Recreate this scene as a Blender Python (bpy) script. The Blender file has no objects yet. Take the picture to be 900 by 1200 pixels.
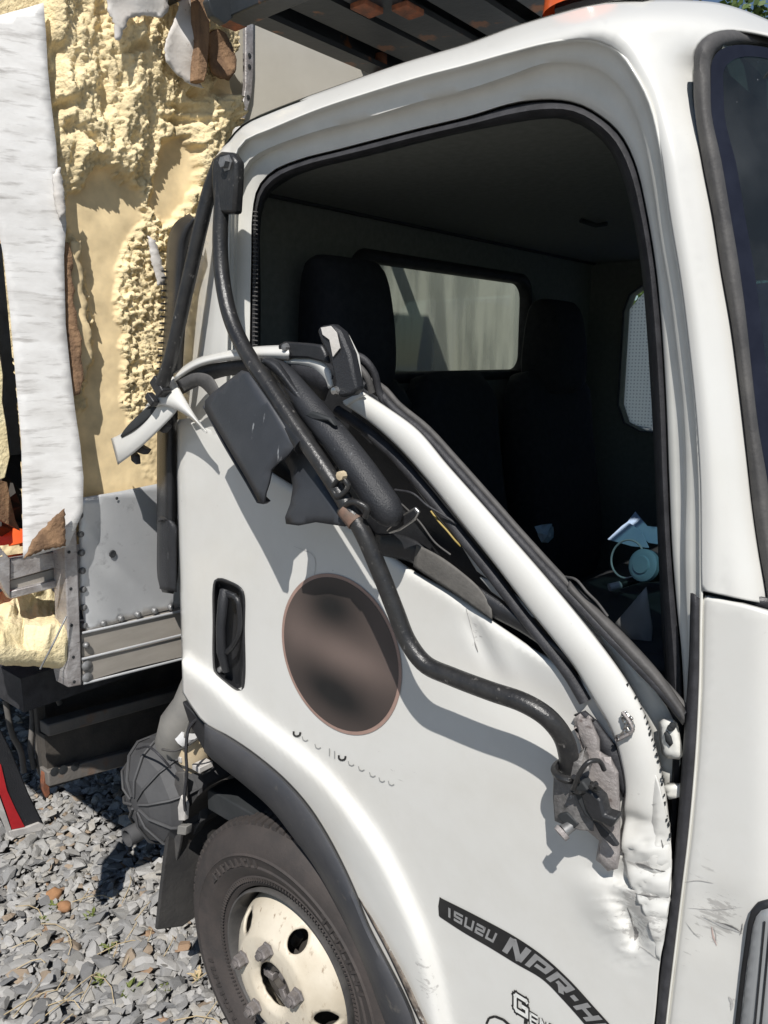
import bpy, bmesh, math, random
import numpy as np
from mathutils import Vector, noise, geometry, Matrix
random.seed(7); rng = np.random.default_rng(7)
sc = bpy.context.scene
COL = sc.collection

# ------------------------------------------------------------------ camera, world, sun, exposure
CAM = np.array([0.0, -1.03, 1.8]); FPX = 900.0
PITCH = math.atan(180/900.0); YAW = math.radians(40)
cd = bpy.data.cameras.new('camera'); cam = bpy.data.objects.new('camera', cd); COL.objects.link(cam)
cam.location = CAM; cam.rotation_euler = (math.pi/2-PITCH, 0, YAW)
cd.sensor_fit = 'VERTICAL'; cd.sensor_height = 24; cd.lens = 24*FPX/1200; cd.clip_end = 2000; cd.clip_start = .02
sc.camera = cam
SUN = Vector((.36, -.51, .78)).normalized()
EL = math.asin(SUN.z); AZ = math.atan2(SUN.x, SUN.y)
w = bpy.data.worlds.new('World'); sc.world = w; w.use_nodes = True
nt = w.node_tree; sky = nt.nodes.new('ShaderNodeTexSky'); sky.sky_type = 'NISHITA'; sky.sun_disc = False
sky.sun_elevation = EL; sky.sun_rotation = AZ; sky.altitude = 50; sky.air_density = 1.1; sky.dust_density = .2; sky.ozone_density = 3
nt.links.new(sky.outputs[0], nt.nodes['Background'].inputs[0]); nt.nodes['Background'].inputs[1].default_value = .06
sl = bpy.data.lights.new('sun', 'SUN'); sl.energy = 4.6; sl.angle = math.radians(.5); sl.color = (1, .965, .915)
so = bpy.data.objects.new('sun', sl); COL.objects.link(so); so.rotation_euler = SUN.to_track_quat('Z', 'Y').to_euler(); so.location = (2, -4, 8)
sc.view_settings.view_transform = 'Standard'; sc.view_settings.look = 'None'; sc.view_settings.exposure = .17; sc.view_settings.gamma = 1

# ------------------------------------------------------------------ maths helpers
Fh = np.array([-math.sin(YAW), math.cos(YAW), 0]); Rr = np.array([math.cos(YAW), math.sin(YAW), 0])
FWD = Fh*math.cos(PITCH)+np.array([0, 0, -math.sin(PITCH)]); UP = Fh*math.sin(PITCH)+np.array([0, 0, math.cos(PITCH)])
def ray(px, py): return (px-450)/FPX*Rr+(600-py)/FPX*UP+FWD
def S(px, py, y=0.0):                      # point of the plane y = const (parallel to the truck's side)
    d = ray(px, py); return Vector(CAM+(y-CAM[1])/d[1]*d)
def X(px, py, x):                          # point of the plane x = const (across the truck)
    d = ray(px, py)
    if -1.80 < x < -1.60:                  # the cargo box sits slightly askew behind the cab
        return Vector(CAM+(x+ASK*(.17+CAM[1])-CAM[0])/(d[0]-ASK*d[1])*d)
    return Vector(CAM+(x-CAM[0])/d[0]*d)
ASK = .15
def G(px, py, z=0.0):
    d = ray(px, py); return Vector(CAM+(z-CAM[2])/d[2]*d)
def proj(P):
    d = np.asarray(P)-CAM; z = d@FWD
    return 450+FPX*(d@Rr)/z, 600-FPX*(d@UP)/z
def sst(a, b, x):
    t = np.clip((x-a)/(b-a), 0, 1); return t*t*(3-2*t)
def crv(pts, n, closed=False):             # Catmull-Rom through pts, resampled evenly
    P = np.array([tuple(p) for p in pts], float); m = len(P)
    out = []
    segs = m if closed else m-1
    for i in range(segs):
        if closed: p0, p1, p2, p3 = P[(i-1) % m], P[i], P[(i+1) % m], P[(i+2) % m]
        else: p0, p1, p2, p3 = P[max(i-1, 0)], P[i], P[i+1], P[min(i+2, m-1)]
        l01, l12, l23 = [max(np.linalg.norm(b-a), 1e-9)**.5 for a, b in ((p0, p1), (p1, p2), (p2, p3))]
        if l01 < 1e-3: m1 = (p2-p1)
        else: m1 = l12*((p1-p0)/l01-(p2-p0)/(l01+l12)+(p2-p1)/l12)
        if l23 < 1e-3: m2 = (p2-p1)
        else: m2 = l12*((p2-p1)/l12-(p3-p1)/(l12+l23)+(p3-p2)/l23)
        for t in np.linspace(0, 1, 12, endpoint=False):
            out.append((2*t**3-3*t**2+1)*p1+(t**3-2*t**2+t)*m1+(-2*t**3+3*t**2)*p2+(t**3-t**2)*m2)
    out.append(P[0] if closed else P[-1])
    return resamp(out, n, closed)
def resamp(pts, n, closed=False):
    P = np.array(pts, float); s = np.r_[0, np.cumsum(np.linalg.norm(np.diff(P, axis=0), axis=1))]
    t = np.linspace(0, s[-1], n+1 if closed else n)
    if closed: t = t[:-1]
    return np.stack([np.interp(t, s, P[:, k]) for k in range(P.shape[1])], 1)
def inpoly(q, poly):
    q = np.asarray(q, float); poly = np.asarray(poly, float); c = np.zeros(len(q), bool); j = len(poly)-1
    for i in range(len(poly)):
        xi, yi = poly[i]; xj, yj = poly[j]
        k = ((yi > q[:, 1]) != (yj > q[:, 1])) & (q[:, 0] < (xj-xi)*(q[:, 1]-yi)/((yj-yi) if yj != yi else 1e-12)+xi)
        c ^= k; j = i
    return c
def dline(q, line, closed=False, signed=False):   # distance to a polyline; sign from the nearest segment's left side
    q = np.asarray(q, float); L = np.asarray(line, float)
    if closed: L = np.vstack([L, L[:1]])
    best = np.full(len(q), 1e9); sg = np.ones(len(q))
    for a, b in zip(L[:-1], L[1:]):
        ab = b-a; t = np.clip(((q-a)@ab)/max(ab@ab, 1e-9), 0, 1); d = q-(a+t[:, None]*ab); r = np.hypot(d[:, 0], d[:, 1])
        k = r < best; best[k] = r[k]
        if signed: sg[k] = np.sign((ab[0]*(q[:, 1]-a[1])-ab[1]*(q[:, 0]-a[0]))[k])
    return best*sg if signed else best

def gau(q, cx, cy, rx, ry, ang, am):
    c, s = math.cos(math.radians(ang)), math.sin(math.radians(ang)); u = (q[:, 0]-cx)*c+(q[:, 1]-cy)*s; v = -(q[:, 0]-cx)*s+(q[:, 1]-cy)*c
    return am*np.exp(-(u/rx)**2-(v/ry)**2)
# ------------------------------------------------------------------ objects
WL = {}
def empty(name, loc, label, cat, group=None):
    o = bpy.data.objects.new(name, None); COL.objects.link(o); o.location = loc; o.empty_display_size = .1
    o['label'] = label; o['category'] = cat
    if group: o['group'] = group
    WL[o] = Vector(loc); return o
def mk(name, V, Fc, mat, parent=None, smooth=False, solid=0, bevel=0, sub=0, label=None, cat=None, kind=None, group=None, off=-1, seg=2, angle=35):
    V = np.array([tuple(v) for v in V], float); c = Vector((V.min(0)+V.max(0))/2)
    me = bpy.data.meshes.new(name); me.from_pydata((V-np.array(c)).tolist(), [], [list(map(int, f)) for f in Fc])
    o = bpy.data.objects.new(name, me); COL.objects.link(o)
    bm = bmesh.new(); bm.from_mesh(me); bmesh.ops.recalc_face_normals(bm, faces=bm.faces)
    if smooth:
        for f in bm.faces: f.smooth = True
    bm.to_mesh(me); bm.free()
    if smooth and angle < 180: me.set_sharp_from_angle(angle=math.radians(angle))
    for m in (mat if isinstance(mat, (list, tuple)) else [mat]): me.materials.append(m)
    if solid:
        s = o.modifiers.new('solid', 'SOLIDIFY'); s.thickness = solid; s.offset = off
    if bevel:
        b = o.modifiers.new('bevel', 'BEVEL'); b.width = bevel; b.segments = seg; b.limit_method = 'ANGLE'; b.angle_limit = math.radians(40)
        for p in me.polygons: p.use_smooth = True
        me.set_sharp_from_angle(angle=math.radians(60))
    if sub:
        s = o.modifiers.new('sub', 'SUBSURF'); s.levels = sub; s.render_levels = sub
    WL[o] = c
    if parent is not None:
        o.parent = parent; o.location = c-WL[parent]
    else: o.location = c
    if label: o['label'] = label
    if cat: o['category'] = cat
    if kind: o['kind'] = kind
    if group: o['group'] = group
    return o
def orient(o, d):                           # make an open sheet's normals look along d
    me = o.data; n = Vector((0, 0, 0))
    for p in me.polygons: n += p.normal*p.area
    if n.dot(Vector(d)) < 0: me.flip_normals()
    return o
def dup(o, parent, loc):
    c = o.copy(); COL.objects.link(c); c.parent = parent; WL[c] = Vector(loc); c.location = Vector(loc)-(WL[parent] if parent else Vector((0, 0, 0)))
    return c
def loftm(rings, closed=False, cap=False):
    n = len(rings[0]); V = [p for r in rings for p in r]; Fc = []
    for i in range(len(rings)-1):
        for j in range(n if closed else n-1):
            k = (j+1) % n; Fc.append((i*n+j, i*n+k, (i+1)*n+k, (i+1)*n+j))
    if cap: Fc.append(tuple(range(n))[::-1]); Fc.append(tuple(range((len(rings)-1)*n, len(rings)*n)))
    return V, Fc
def tubem(pts, r, sides=12, flat=1.0):
    P = [Vector(p[:]) if isinstance(p, Vector) else Vector([float(v) for v in p]) for p in pts]; n = len(P); R = [float(v) for v in r] if hasattr(r, '__len__') else [float(r)]*n
    T = [(P[min(i+1, n-1)]-P[max(i-1, 0)]).normalized() for i in range(n)]
    nrm = T[0].orthogonal().normalized(); rings = []
    for i in range(n):
        nrm = (nrm-T[i]*nrm.dot(T[i])).normalized(); b = T[i].cross(nrm)
        rings.append([P[i]+R[i]*(math.cos(a)*nrm+flat*math.sin(a)*b) for a in [2*math.pi*k/sides for k in range(sides)]])
    return loftm(rings, True, True)
def tube(name, pts, r, mat, parent=None, n=None, **k):
    if n: pts = crv(pts, n)
    sides = k.pop('sides', 12)
    V, Fc = tubem(pts, r, sides); return mk(name, V, Fc, mat, parent, smooth=True, angle=60, **k)
def C3(lst, n): return [S(*p) for p in crv(lst, n)]
def P3(lst): return [S(a, b, y) for a, b, y in lst]
def join(parts):
    V = []; Fc = []
    for v, f in parts:
        k = len(V); V += [tuple(p) for p in v]; Fc += [tuple(i+k for i in q) for q in f]
    return V, Fc
def boxm(a, b):
    (x0, y0, z0), (x1, y1, z1) = a, b
    V = [(x0, y0, z0), (x1, y0, z0), (x1, y1, z0), (x0, y1, z0), (x0, y0, z1), (x1, y0, z1), (x1, y1, z1), (x0, y1, z1)]
    return V, [(0, 3, 2, 1), (4, 5, 6, 7), (0, 1, 5, 4), (1, 2, 6, 5), (2, 3, 7, 6), (3, 0, 4, 7)]
def box(name, a, b, mat, parent=None, bevel=.004, **k):
    V, Fc = boxm(a, b); return mk(name, V, Fc, mat, parent, bevel=bevel, **k)
def obox(c, ax, ay, az):                    # oriented box from half axes
    c, ax, ay, az = map(Vector, (c, ax, ay, az))
    V = [c+i*ax+j*ay+k*az for k in (-1, 1) for i, j in ((-1, -1), (1, -1), (1, 1), (-1, 1))]
    return V, [(0, 3, 2, 1), (4, 5, 6, 7), (0, 1, 5, 4), (1, 2, 6, 5), (2, 3, 7, 6), (3, 0, 4, 7)]
def extr(poly, d):                          # closed prism from a 3D polygon and an extrusion vector
    n = len(poly); d = Vector(d); V = [Vector(p) for p in poly]+[Vector(p)+d for p in poly]
    return V, [tuple(range(n)), tuple(range(2*n-1, n-1, -1))]+[(i, i+n, (i+1) % n+n, (i+1) % n) for i in range(n)]
def plate(name, px, y, th, mat, parent=None, bevel=.003, **k):
    V, Fc = extr([S(a, b, y) if not hasattr(y, '__len__') else S(a, b, y[i]) for i, (a, b) in enumerate(px)], (0, th, 0))
    return mk(name, V, Fc, mat, parent, bevel=bevel, **k)
def plateX(name, px, x, th, mat, parent=None, bevel=.003, **k):
    V, Fc = extr([X(a, b, x) for a, b in px], (-th, 0, 0)); return mk(name, V, Fc, mat, parent, bevel=bevel, **k)
def cdt(poly, res, holes=(), inner=True, edge=(), fine=None):
    B = []; E = []
    for pl in [poly]+list(holes):
        n0 = len(B); m = len(pl); B += [tuple(p) for p in pl]; E += [(n0+i, n0+(i+1) % m) for i in range(m)]
    if inner:
        A = np.asarray(poly); gx = np.arange(A[:, 0].min(), A[:, 0].max(), res); gy = np.arange(A[:, 1].min(), A[:, 1].max(), res*.87)
        q = np.array([(x+(res/2 if j % 2 else 0), y) for j, y in enumerate(gy) for x in gx])
        em = (max(edge) if edge else 0)+res*.55
        k = inpoly(q, poly) & (dline(q, poly, True) > em)
        for h in holes: k &= ~inpoly(q, h) & (dline(q, h, True) > em)
        B += [tuple(p) for p in q[k]]
        if fine:
            (fx0, fy0, fx1, fy1), fr = fine; q = np.array([(x+(fr*.5 if j % 2 else 0), y) for j, y in enumerate(np.arange(fy0, fy1, fr*.87)) for x in np.arange(fx0, fx1, fr)])
            B += [tuple(p) for p in q[inpoly(q, poly) & (dline(q, poly, True) > em)]]
        for pl, sg in [(poly, 1)]+[(h, -1) for h in holes]:     # rows of points that follow the outline, for clean rounded edges
            L_ = np.asarray(pl, float); t = np.roll(L_, -1, 0)-np.roll(L_, 1, 0); nn = np.stack([-t[:, 1], t[:, 0]], 1)/np.maximum(np.hypot(t[:, 0], t[:, 1]), 1e-9)[:, None]
            ar = np.sum(L_[:, 0]*np.roll(L_[:, 1], -1)-np.roll(L_[:, 0], -1)*L_[:, 1]); nn *= (1 if ar > 0 else -1)*sg
            for e in edge:
                c = L_+nn*e; k = inpoly(c, poly) & (dline(c, poly, True) > e*.93)
                for h in holes: k &= ~inpoly(c, h) & (dline(c, h, True) > e*.93)
                B += [tuple(p) for p in c[k]]
    vo, _, fo, *_r = geometry.delaunay_2d_cdt([Vector(b) for b in B], E, [], 1, 1e-6)
    vo = np.array([tuple(v) for v in vo])
    fo = [f for f in fo if len(f) == 3]
    cen = np.array([vo[list(f)].mean(0) for f in fo]); k = inpoly(cen, poly)
    for h in holes: k &= ~inpoly(cen, h)
    return vo, [f for f, t in zip(fo, k) if t]
def rs(poly, step, closed=True):
    P = np.array(poly, float); Q = np.vstack([P, P[:1]]) if closed else P
    out = []
    for a, b in zip(Q[:-1], Q[1:]):
        m = max(1, int(np.hypot(*(b-a))/step)); out += [a+(b-a)*t/m for t in range(m)]
    if not closed: out.append(Q[-1])
    return np.array(out)
def sheet(name, poly, mat, parent, yf, res=9, holes=(), solid=.003, plane='y', smooth=True, edge=(), bres=None, fine=None, **k):
    pl = rs(poly, bres or res); hs = [rs(h, bres or res) for h in holes]
    vo, fo = cdt(pl, res, hs, edge=edge, fine=fine)
    y = yf(vo) if callable(yf) else np.full(len(vo), float(yf))
    fn = S if plane == 'y' else X
    o = mk(name, [fn(a, b, yy) for (a, b), yy in zip(vo, y)], fo, mat, parent, smooth=smooth, angle=k.pop('angle', 50), solid=solid, **k)
    return orient(o, (0, -1, 0) if plane == 'y' else (1, 0, 0))
def at_(v, i): return v[i] if hasattr(v, '__len__') else v
def ribbon(name, A, B, mat, parent, ya, yb, bulge, n=40, m=9, solid=.003, power=1.0, **k):
    A = crv([(a[0], a[1], y) for a, y in zip(A, ya if hasattr(ya, '__len__') else [ya]*len(A))], n)
    B = crv([(a[0], a[1], y) for a, y in zip(B, yb if hasattr(yb, '__len__') else [yb]*len(B))], n)
    V = []
    for i_, (a, b) in enumerate(zip(A, B)):
        for j in range(m):
            t = j/(m-1); p = a*(1-t)+b*t; V.append(S(p[0], p[1], p[2]-at_(bulge, i_)*math.sin(math.pi*t)**power))
    Fc = [(i*m+j, i*m+j+1, (i+1)*m+j+1, (i+1)*m+j) for i in range(n-1) for j in range(m-1)]
    o = mk(name, V, Fc, mat, parent, smooth=True, angle=80, solid=solid, **k); return orient(o, (0, -1, 0))
def lathe(name, prof, c, mat, parent, seg=64, axis='y', smooth=True, angle=40, **k):
    rings = []
    for r, h in prof:
        ring = []
        for i in range(seg):
            a = 2*math.pi*i/seg; u, v = r*math.cos(a), r*math.sin(a)
            ring.append(Vector(c)+(Vector((u, h, v)) if axis == 'y' else Vector((h, u, v)) if axis == 'x' else Vector((u, v, h))))
        rings.append(ring)
    V, Fc = loftm(rings, True); return mk(name, V, Fc, mat, parent, smooth=smooth, angle=angle, **k)

# ------------------------------------------------------------------ materials
def mat(name, c1, c2=None, scale=8, rough=.5, metal=0, bump=0, bscale=40, coat=0, detail=6, lo=.35, hi=.65, stretch=None, spec=None,
        c3=None, s3=60, lo3=.62, hi3=.7, st3=None, rough2=None):
    m = bpy.data.materials.new(name); m.use_nodes = True; n = m.node_tree.nodes; L = m.node_tree.links; b = n['Principled BSDF']
    b.inputs['Roughness'].default_value = rough; b.inputs['Metallic'].default_value = metal
    if coat: b.inputs['Coat Weight'].default_value = coat; b.inputs['Coat Roughness'].default_value = .08
    if spec is not None: b.inputs['Specular IOR Level'].default_value = spec
    b.inputs['Base Color'].default_value = (*c1, 1)
    tc = n.new('ShaderNodeTexCoord')
    def nz(sc_, st=None, det=detail):
        t = n.new('ShaderNodeTexNoise'); t.inputs['Scale'].default_value = sc_; t.inputs['Detail'].default_value = det; t.inputs['Roughness'].default_value = .6
        if st:
            mp = n.new('ShaderNodeMapping'); mp.inputs['Scale'].default_value = st; L.new(tc.outputs['Object'], mp.inputs[0]); L.new(mp.outputs[0], t.inputs[0])
        else: L.new(tc.outputs['Object'], t.inputs[0])
        return t
    def rmp(src, a, b_):
        r = n.new('ShaderNodeMapRange'); r.inputs[1].default_value = a; r.inputs[2].default_value = b_; L.new(src, r.inputs[0]); return r.outputs[0]
    col = None
    if c2:
        mx = n.new('ShaderNodeMix'); mx.data_type = 'RGBA'; mx.inputs[6].default_value = (*c1, 1); mx.inputs[7].default_value = (*c2, 1)
        f = rmp(nz(scale, stretch).outputs[0], lo, hi); L.new(f, mx.inputs[0]); col = mx.outputs[2]
        if rough2 is not None:
            rr = n.new('ShaderNodeMapRange'); rr.inputs[3].default_value = rough; rr.inputs[4].default_value = rough2; L.new(f, rr.inputs[0]); L.new(rr.outputs[0], b.inputs['Roughness'])
    if c3:
        mx = n.new('ShaderNodeMix'); mx.data_type = 'RGBA'; mx.inputs[7].default_value = (*c3, 1)
        if col: L.new(col, mx.inputs[6])
        else: mx.inputs[6].default_value = (*c1, 1)
        L.new(rmp(nz(s3, st3, 8).outputs[0], lo3, hi3), mx.inputs[0]); col = mx.outputs[2]
    if col: L.new(col, b.inputs['Base Color'])
    if bump:
        bp = n.new('ShaderNodeBump'); bp.inputs['Strength'].default_value = bump; bp.inputs['Distance'].default_value = .01
        m['bump'] = 1; hn = nz(bscale); hn.name = 'bumpnoise'; bp.name = 'bumpnode'
        L.new(hn.outputs[0], bp.inputs['Height']); L.new(bp.outputs[0], b.inputs['Normal'])
    return m
def attrmat(name, ca, cb, rough=.9, bump=0, bscale=80, attr='mask', nvar=.25, nscale=30):
    m = mat(name, ca, None, rough=rough, bump=bump, bscale=bscale); n = m.node_tree.nodes; L = m.node_tree.links; b = n['Principled BSDF']
    a = n.new('ShaderNodeAttribute'); a.attribute_name = attr
    if bump:
        mm = n.new('ShaderNodeMath'); mm.operation = 'MULTIPLY'; L.new(n['bumpnoise'].outputs[0], mm.inputs[0]); L.new(a.outputs['Fac'], mm.inputs[1]); L.new(mm.outputs[0], n['bumpnode'].inputs['Height'])
    mx = n.new('ShaderNodeMix'); mx.data_type = 'RGBA'; mx.inputs[6].default_value = (*ca, 1); mx.inputs[7].default_value = (*cb, 1)
    L.new(a.outputs['Fac'], mx.inputs[0])
    t = n.new('ShaderNodeTexNoise'); t.inputs['Scale'].default_value = nscale; t.inputs['Detail'].default_value = 8
    tc = n.new('ShaderNodeTexCoord'); L.new(tc.outputs['Object'], t.inputs[0])
    h = n.new('ShaderNodeHueSaturation'); r = n.new('ShaderNodeMapRange'); r.inputs[1].default_value = .3; r.inputs[2].default_value = .7; r.inputs[3].default_value = 1-nvar; r.inputs[4].default_value = 1+nvar*.4
    L.new(t.outputs[0], r.inputs[0]); L.new(r.outputs[0], h.inputs['Value']); L.new(mx.outputs[2], h.inputs['Color']); L.new(h.outputs[0], b.inputs['Base Color'])
    return m
def glass(name, tint, gl=.06, specks=False, rough=.02, film=0):
    m = bpy.data.materials.new(name); m.use_nodes = True; n = m.node_tree.nodes; L = m.node_tree.links; n.clear()
    out = n.new('ShaderNodeOutputMaterial'); tr = n.new('ShaderNodeBsdfTransparent'); tr.inputs[0].default_value = (*tint, 1)
    g = n.new('ShaderNodeBsdfGlossy'); g.inputs['Roughness'].default_value = rough
    fr = n.new('ShaderNodeFresnel'); ge = n.new('ShaderNodeNewGeometry'); ir = n.new('ShaderNodeMapRange'); ir.inputs[3].default_value = 1.5; ir.inputs[4].default_value = 1/1.5
    L.new(ge.outputs['Backfacing'], ir.inputs[0]); L.new(ir.outputs[0], fr.inputs[0])
    mx = n.new('ShaderNodeMixShader'); L.new(fr.outputs[0], mx.inputs[0]); L.new(tr.outputs[0], mx.inputs[1]); L.new(g.outputs[0], mx.inputs[2])
    last = mx.outputs[0]
    if film:  # pale vertical streaks: reflections painted into the glass, along with dirt
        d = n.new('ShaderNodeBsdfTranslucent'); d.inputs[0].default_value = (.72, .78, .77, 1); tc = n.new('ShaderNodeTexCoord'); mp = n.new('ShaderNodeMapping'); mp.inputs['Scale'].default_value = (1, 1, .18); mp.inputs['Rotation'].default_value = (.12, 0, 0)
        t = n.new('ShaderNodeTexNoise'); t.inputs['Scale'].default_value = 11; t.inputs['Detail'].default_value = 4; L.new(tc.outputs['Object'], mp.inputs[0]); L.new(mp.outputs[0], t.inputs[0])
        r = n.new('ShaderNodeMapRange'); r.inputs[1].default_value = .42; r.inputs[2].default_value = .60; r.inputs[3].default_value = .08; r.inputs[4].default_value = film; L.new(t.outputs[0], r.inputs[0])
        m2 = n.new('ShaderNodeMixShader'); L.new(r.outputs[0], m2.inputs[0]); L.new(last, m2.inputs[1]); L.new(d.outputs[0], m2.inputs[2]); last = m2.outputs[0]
    if specks:
        d = n.new('ShaderNodeBsdfDiffuse'); d.inputs[0].default_value = (.7, .72, .75, 1)
        tc = n.new('ShaderNodeTexCoord'); t = n.new('ShaderNodeTexNoise'); t.inputs['Scale'].default_value = 75; t.inputs['Detail'].default_value = 2
        t2 = n.new('ShaderNodeTexNoise'); t2.inputs['Scale'].default_value = 9; t2.inputs['Detail'].default_value = 5
        for q in (t, t2): L.new(tc.outputs['Object'], q.inputs[0])
        r = n.new('ShaderNodeMapRange'); r.inputs[1].default_value = .75; r.inputs[2].default_value = .84; L.new(t.outputs[0], r.inputs[0])
        r2 = n.new('ShaderNodeMapRange'); r2.inputs[1].default_value = .4; r2.inputs[2].default_value = .75; r2.inputs[3].default_value = .015; r2.inputs[4].default_value = .05; L.new(t2.outputs[0], r2.inputs[0])
        ad = n.new('ShaderNodeMath'); ad.operation = 'ADD'; ad.use_clamp = True; L.new(r.outputs[0], ad.inputs[0]); L.new(r2.outputs[0], ad.inputs[1])
        m2 = n.new('ShaderNodeMixShader'); L.new(ad.outputs[0], m2.inputs[0]); L.new(last, m2.inputs[1]); L.new(d.outputs[0], m2.inputs[2]); last = m2.outputs[0]
    L.new(last, out.inputs[0]); return m

M = {}
M['paint'] = mat('white_paint', (.66, .655, .625), (.62, .61, .575), scale=5, rough=.34, coat=.35, bump=.012, bscale=9, lo=.3, hi=.75, c3=(.45, .43, .39), s3=70, lo3=.70, hi3=.80)
M['paint2'] = mat('inner_white_paint', (.74, .73, .68), (.66, .65, .60), scale=14, rough=.4, coat=.2)
M['scuff'] = mat('scuffed_white_paint', (.68, .67, .63), (.55, .54, .51), scale=26, rough=.5, bump=.05, bscale=60, c3=(.12, .12, .12), s3=45, lo3=.62, hi3=.70)
M['black'] = mat('black_plastic', (.014, .0145, .016), (.022, .0225, .025), scale=30, rough=.42, bump=.12, bscale=260)
M['blackscr'] = mat('scratched_black_plastic', (.017, .018, .021), (.026, .027, .031), scale=12, rough=.5, bump=.25, bscale=330, c3=(.2, .21, .22), s3=80, lo3=.66, hi3=.76, st3=(1, .6, .35))
M['guard'] = mat('torn_guard_plastic', (.030, .033, .039), (.042, .045, .052), scale=12, rough=.45, bump=.05, bscale=200, c3=(.30, .31, .32), s3=55, lo3=.66, hi3=.74, st3=(1, .6, .3))
M['arm'] = mat('black_enamel_steel', (.016, .016, .017), (.03, .029, .028), scale=35, rough=.33, bump=.15, bscale=220, c3=(.17, .16, .15), s3=90, lo3=.63, hi3=.72)
M['rubber'] = mat('black_rubber', (.02, .02, .023), (.04, .04, .045), scale=40, rough=.6, bump=.2, bscale=300)
M['rubber2'] = mat('grey_weathered_rubber', (.055, .053, .053), (.10, .095, .09), scale=18, rough=.65, bump=.15, bscale=200)
M['flare'] = mat('dusty_black_flare', (.035, .038, .046), (.06, .06, .064), scale=9, rough=.55, bump=.08, bscale=160, c3=(.2, .18, .15), s3=22, lo3=.62, hi3=.8)
M['dark'] = mat('dark_interior_plastic', (.018, .021, .023), (.03, .032, .034), scale=14, rough=.7)
M['trimstrip'] = mat('weathered_trim_strip', (.085, .08, .074), (.14, .132, .12), scale=20, rough=.7, bump=.15, bscale=200)
M['liner'] = mat('headliner_cloth', (.20, .21, .185), (.165, .173, .152), scale=60, rough=.95, bump=.1, bscale=500)
M['fabric'] = mat('seat_cloth', (.016, .017, .020), (.027, .027, .031), scale=50, rough=.95, bump=.15, bscale=500)
M['greyplastic'] = mat('grey_plastic', (.27, .27, .26), (.33, .33, .32), scale=12, rough=.6)
M['alu'] = mat('weathered_aluminium', (.70, .71, .72), (.56, .57, .58), scale=5, rough=.36, metal=.55, bump=.03, bscale=12, c3=(.3, .3, .31), s3=28, lo3=.6, hi3=.85, rough2=.5)
M['alurough'] = mat('scuffed_aluminium', (.55, .53, .52), (.33, .30, .29), scale=22, rough=.5, metal=.6, bump=.3, bscale=70, st3=(1, 1, 5), c3=(.18, .16, .15), s3=40, lo3=.58, hi3=.72)
M['rivet'] = mat('dull_rivet_steel', (.17, .17, .17), (.3, .3, .3), scale=60, rough=.5, metal=.6)
M['railbrown'] = mat('taupe_painted_rail', (.30, .275, .24), (.37, .34, .30), scale=7, rough=.5, metal=.2, stretch=(1, 1, 4))
M['darksteel'] = mat('dark_chassis_steel', (.035, .033, .031), (.075, .065, .055), scale=9, rough=.7, bump=.2, bscale=60)
M['beamsteel'] = mat('dusty_chassis_beam', (.10, .095, .088), (.16, .145, .13), scale=9, rough=.75, bump=.2, bscale=60, c3=(.2, .11, .06), s3=14, lo3=.6, hi3=.8)
M['rack'] = mat('blue_grey_painted_steel', (.026, .031, .036), (.045, .05, .055), scale=9, rough=.45, metal=.2, bump=.1, bscale=50, c3=(.22, .095, .045), s3=13, lo3=.6, hi3=.66)
M['rust'] = mat('orange_rusty_fitting', (.30, .10, .045), (.12, .06, .04), scale=40, rough=.8, bump=.3)
M['frp'] = mat('white_board_skin', (.74, .73, .71), (.58, .565, .54), scale=7, rough=.55, bump=.12, bscale=26, stretch=(1, 1, 3), c3=(.34, .32, .30), s3=15, lo3=.54, hi3=.74, st3=(1, .8, 5.5))
M['frpgrey'] = mat('torn_white_skin', (.72, .695, .66), (.55, .51, .46), scale=9, rough=.6, bump=.2, bscale=50, c3=(.25, .19, .15), s3=70, lo3=.65, hi3=.72)
M['ply'] = mat('torn_brown_plywood', (.33, .20, .11), (.16, .095, .055), scale=25, rough=.9, bump=.6, bscale=90, stretch=(1, 1, .3))
M['palewall'] = mat('pale_beige_panel', (.56, .53, .46), (.50, .47, .40), scale=4, rough=.7, bump=.05, bscale=30)
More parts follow.
